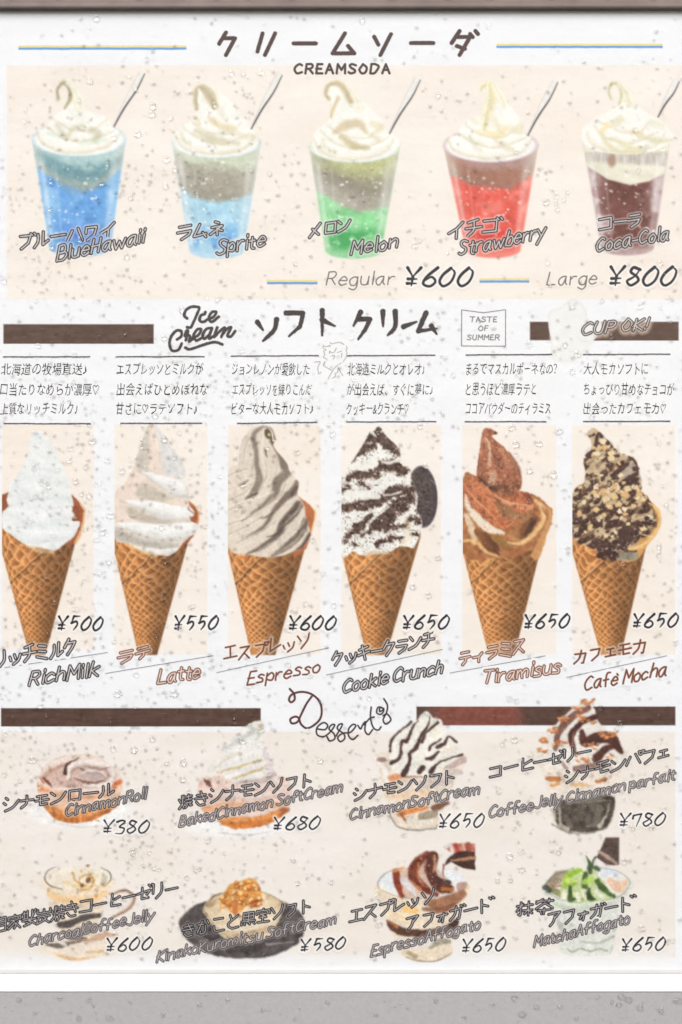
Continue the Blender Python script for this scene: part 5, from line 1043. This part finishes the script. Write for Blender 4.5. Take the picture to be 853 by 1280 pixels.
def to_mesh(name, V, F, m=None):
    me = bpy.data.meshes.new(name); me.from_pydata(V, [], F); me.update()
    import bmesh
    bm = bmesh.new(); bm.from_mesh(me); bm.normal_update()
    for f in bm.faces:                                  # dome faces the camera side, the flat back faces the cover
        f.smooth = True
        if (f.normal.y > 0) == (len(f.verts) < 6): f.normal_flip()
    bm.to_mesh(me); bm.free(); me.materials.append(m or M_WATER); return me
VAR = [to_mesh('water_drop', *drop_mesh(900+i, H=.25+.03*(i % 5))) for i in range(14)]
def dens(x, y):                                         # how thickly the cover is beaded
    d_ = np.interp(x, [0, 60, 250, 400, 560, 700, 853], [1.0, 1.0, .85, .6, .38, .5, .42])
    d_ *= np.interp(y, [14, 60, 90, 250, 420, 540, 800, 900, 1150, 1195, 1212], [.10, .25, .55, .8, .85, 1.1, 1.0, .9, .8, .2, .0])
    d_ *= .35+1.3*float(sstep(.3, .72, fbm(np.array([x]), np.array([y]), 75, 777))[0])
    if (403 < y < 428 and (x < 192 or x > 740)) or (885 < y < 908 and (x < 326 or x > 521)): d_ *= 1.8
    return d_
grid = {}
def free(x, y, r_):
    gx, gy = int(x//14), int(y//14)
    for a in range(gx-1, gx+2):
        for b in range(gy-1, gy+2):
            for (u, v, w) in grid.get((a, b), ()):
                if (u-x)**2+(v-y)**2 < ((w+r_)*1.25)**2: return False
    grid.setdefault((gx, gy), []).append((x, y, r_)); return True
GROUP = 'raindrops beaded on the clear cover'
M_RUN = M_BEAD.copy(); M_RUN.name = 'panel_drop_water'; M_RUN.node_tree.nodes['Mix Shader'].inputs[0].default_value = .58
def dome_only(i):
    V, F = drop_mesh(700+i, H=.40+.03*(i % 4)); return to_mesh('water_drop', V, [f for f in F if len(f) < 6], M_RUN)
VAR2 = [dome_only(i) for i in range(8)]
def put_drop(x, y, r_, Y, sx=1.0, rot=0.0, label=None, group=GROUP, name='raindrop'):
    vs = VAR if group == GROUP else VAR2
    me = vs[random.randrange(len(vs))]
    o = bpy.data.objects.new(name, me); COL.objects.link(o)
    o.location = (wx(x), Y, wz(y)); o.scale = (r_*S*sx, r_*S, r_*S/sx**.5); o.rotation_euler = (0, rot, 0)
    tag(o, label or 'clear raindrop beaded on the wet cover over the menu, one of the larger drops', 'raindrop', group); return o
# the drops that read clearly in the photo (x, y, radius, stretch)
SEEN = [(205, 548, 4.4, 1), (217, 570, 3.6, 1), (177, 558, 3, 1.3), (152, 587, 3.8, 1), (107, 582, 4, 1), (134, 574, 3.2, 1), (111, 618, 3.6, 1), (101, 616, 2.8, 1), (138, 643, 4.4, 1.5), (128, 664, 4.6, 1.5), (121, 673, 3.4, 1.3), (135, 701, 4, 1), (136, 702, 3, 1), (88, 559, 3.6, 1.4), (115, 550, 4, 1.5), (60, 607, 3.4, 1), (42, 583, 3.2, 1), (71, 586, 2.6, 1), (52, 603, 2.8, 1.2), (45, 619, 3, 1.2), (56, 672, 3, 1), (65, 682, 3, 1.3), (106, 659, 3.4, 1.5), (65, 668, 3, 1.4),
    (191, 131, 4, 1.1), (190, 141, 3.6, 1.2), (172, 166, 3.8, 1.2), (63, 226, 4.2, 1.1), (62, 260, 3.6, 1), (142, 170, 3.6, 1), (134, 205, 3.2, 1.1), (127, 228, 3.6, 1.1), (112, 100, 3, 1.3), (158, 319, 3.6, 1), (65, 307, 4, 1), (99, 299, 4, 1.1), (207, 231, 3.8, 1), (208, 198, 3.4, 1.2), (230, 237, 3.6, 1), (247, 243, 2.8, 1), (268, 130, 3.2, 1), (794, 160, 3.8, 1), (798, 211, 3.2, 1), (683, 251, 4.0, 1.1), (695, 252, 2.8, 1), (696, 243, 3, 1.2), (710, 238, 3, 1.2), (697, 260, 3, 1),
    (167, 936, 4.2, 1), (141, 935, 3.8, 1), (229, 952, 4.6, 1), (228, 973, 4.2, 1), (40, 949, 3.8, 1.2), (208, 953, 3.2, 1.3), (259, 1050, 3.6, 1), (193, 1084, 3.2, 1.3), (166, 1063, 3.8, 1.5), (166, 1070, 3, 1), (258, 1053, 3, 1), (246, 1086, 3.6, 1.4), (637, 1070, 4.2, 1), (652, 1086, 4.6, 1.4), (643, 924, 4.6, 1.3), (628, 929, 3, 1), (698, 1064, 3.6, 1.1), (652, 1064, 3.4, 1.2), (638, 1099, 3, 1), (622, 1100, 2.8, 1), (802, 1160, 4.2, 1.2), (780, 1076, 3.6, 1), (217, 866, 4.4, 1.3), (147, 866, 4, 1.3), (775, 903, 4.6, 1.3), (637, 872, 3.8, 1), (645, 875, 3, 1),
    (120, 21, 4.4, 1), (227, 386, 4.2, 1), (205, 421, 3.4, 1.2), (715, 382, 3.6, 1.4), (706, 429, 3.2, 1.1), (722, 441, 3.6, 1.2), (801, 381, 3.4, 1.3), (752, 374, 3, 1.2), (645, 554, 4.2, 1.1), (644, 567, 3.2, 1.1), (692, 592, 4.2, 1), (640, 533, 3.6, 1.4), (662, 587, 3.6, 1.3), (699, 538, 3.6, 1.5), (674, 553, 3.4, 1.3), (824, 682, 3.4, 1), (824, 692, 3.6, 1), (535, 743, 4, 1), (516, 732, 3.6, 1.1), (547, 696, 3.4, 1.2), (417, 755, 3.6, 1), (474, 725, 3.2, 1), (371, 564, 3.4, 1.3), (206, 700, 4, 1), (203, 747, 3.8, 1), (186, 724, 3.2, 1), (94, 760, 4, 1.1), (137, 700, 3.6, 1)]
for (x, y, r_, st) in SEEN:
    if free(x, y, r_*.7): put_drop(x, y, r_*random.uniform(.85, 1.05), PANE-.00008, st, random.uniform(-.5, .1) if st > 1.1 else 0)
big = len(grid)
count = sum(len(v) for v in grid.values()); tries = 0
while count < 285 and tries < 20000:
    tries += 1
    x, y = random.uniform(2, 851), random.uniform(16, 1208)
    if random.random() > dens(x, y)*.85: continue
    r_ = 2.3+1.3*random.random()**2
    if not free(x, y, r_): continue
    st = random.choice([1, 1, 1, 1.1, 1.25, 1.45]); put_drop(x, y, r_, PANE-.00008, st, random.uniform(-.7, .3) if st > 1 else 0); count += 1
# the finer beading nobody could count: one object
tv = [drop_mesh(40+i, 8, 3, .3) for i in range(6)]
Vs, F3, F4, off = [], [], [], 0
FN = []
made = 0; tries = 0
while made < 4200 and tries < 90000:
    tries += 1
    x, y = random.uniform(-20, 872), random.uniform(15, 1212)
    if random.random() > dens(x, y): continue
    r_ = .9+1.8*random.random()**1.7
    if not free(x, y, r_*.8): continue
    V, F = tv[random.randrange(6)]; a = random.uniform(-.6, .6); c_, s_ = math.cos(a), math.sin(a); st = random.choice([1, 1, 1.2, 1.4])
    for (vx, vy, vz) in V:
        ux, uz = vx*st, vz/st**.5
        Vs.append((wx(x)+(c_*ux+s_*uz)*r_*S, PANE-.00008+vy*r_*S, wz(y)+(-s_*ux+c_*uz)*r_*S))
    FN += [tuple(i+off for i in f) for f in F]; off += len(V); made += 1
mist = to_mesh('fine_rain_beading', Vs, FN, M_BEAD)
o = bpy.data.objects.new('fine_rain_beading', mist); COL.objects.link(o)
tag(o, 'fine beading of tiny raindrops scattered all over the clear cover', 'rain beading', None, 'stuff')
# drops on the grey lower panel
for (x, y, r_, st) in [(25, 1249, 3.6, 1), (112, 1249, 3.8, 1.2), (76, 1247, 3.4, 1), (100, 1272, 4, 1), (138, 1272, 4.2, 1.5), (117, 1257, 3, 1), (88, 1265, 2.6, 1), (776, 1245, 4.6, 1.1), (785, 1249, 4.6, 1.2), (773, 1255, 3.6, 1.2), (699, 1258, 3.8, 1.1), (800, 1259, 4.6, 1), (826, 1262, 4.4, .8), (848, 1250, 5.4, 1.5), (747, 1246, 3, 1), (765, 1252, 3, 1), (643, 1247, 4.4, 1.1), (653, 1267, 4.8, 1.1), (670, 1258, 3.6, 1.1), (615, 1255, 3.4, 1), (545, 1250, 3.2, 1), (410, 1252, 3.2, 1.1), (330, 1262, 3.6, 1), (250, 1255, 3.2, 1.2), (205, 1268, 3.6, 1), (470, 1268, 3.4, 1), (580, 1271, 3.6, 1.1), (285, 1249, 3, 1), (370, 1273, 3.2, 1), (510, 1259, 2.8, 1), (164, 1252, 2.8, 1), (45, 1266, 3, 1), (720, 1272, 3.2, 1)]:
    put_drop(x, y, r_, -.00602, st, random.uniform(-.2, .2), 'clear raindrop clinging to the grey panel below the white ledge', 'raindrops on the grey lower panel')
Vs, FN, off = [], [], 0
for i in range(260):
    x, y = random.uniform(-20, 872), random.uniform(1242.5, 1300); r_ = .5+1.3*random.random()**2
    V, F = tv[random.randrange(6)]
    for (vx, vy, vz) in V: Vs.append((wx(x)+vx*r_*S, -.00602+vy*r_*S, wz(y)+vz*r_*S))
    FN += [tuple(k+off for k in f) for f in F if len(f) < 6]; off += len(V)
o = bpy.data.objects.new('fine_panel_beading', to_mesh('fine_panel_beading', Vs, FN, M_RUN)); COL.objects.link(o)
tag(o, 'fine beading of tiny raindrops over the grey panel under the ledge', 'rain beading', None, 'stuff')
# drops hanging on the brown top rail
for (x, y, r_) in [(18, -1, 5), (45, 1, 5.4), (76, -1, 5), (132, -1, 4.6), (175, -1, 5), (228, -2, 4.6), (271, -1, 4.6), (310, -2, 4.4), (365, -1, 5), (430, -2, 4.6), (490, -2, 4.4), (560, -2, 4.6), (612, -1, 4.6), (690, -2, 4.4), (760, -2, 4.4), (815, -1, 4.6)]:
    put_drop(x, y+2, r_, -.00562, 1, 0, 'clear raindrop on the upper edge of the brown top rail', 'raindrops on the brown top rail')

# soft focusing of the daylight through the finest beads is worked out by the light itself
for o in COL.objects:
    if o.type == 'MESH':
        if o.name.startswith('fine_rain_beading'): o.cycles.is_caustics_caster = True
        elif not o.name.startswith('raindrop'): o.cycles.is_caustics_receiver = True
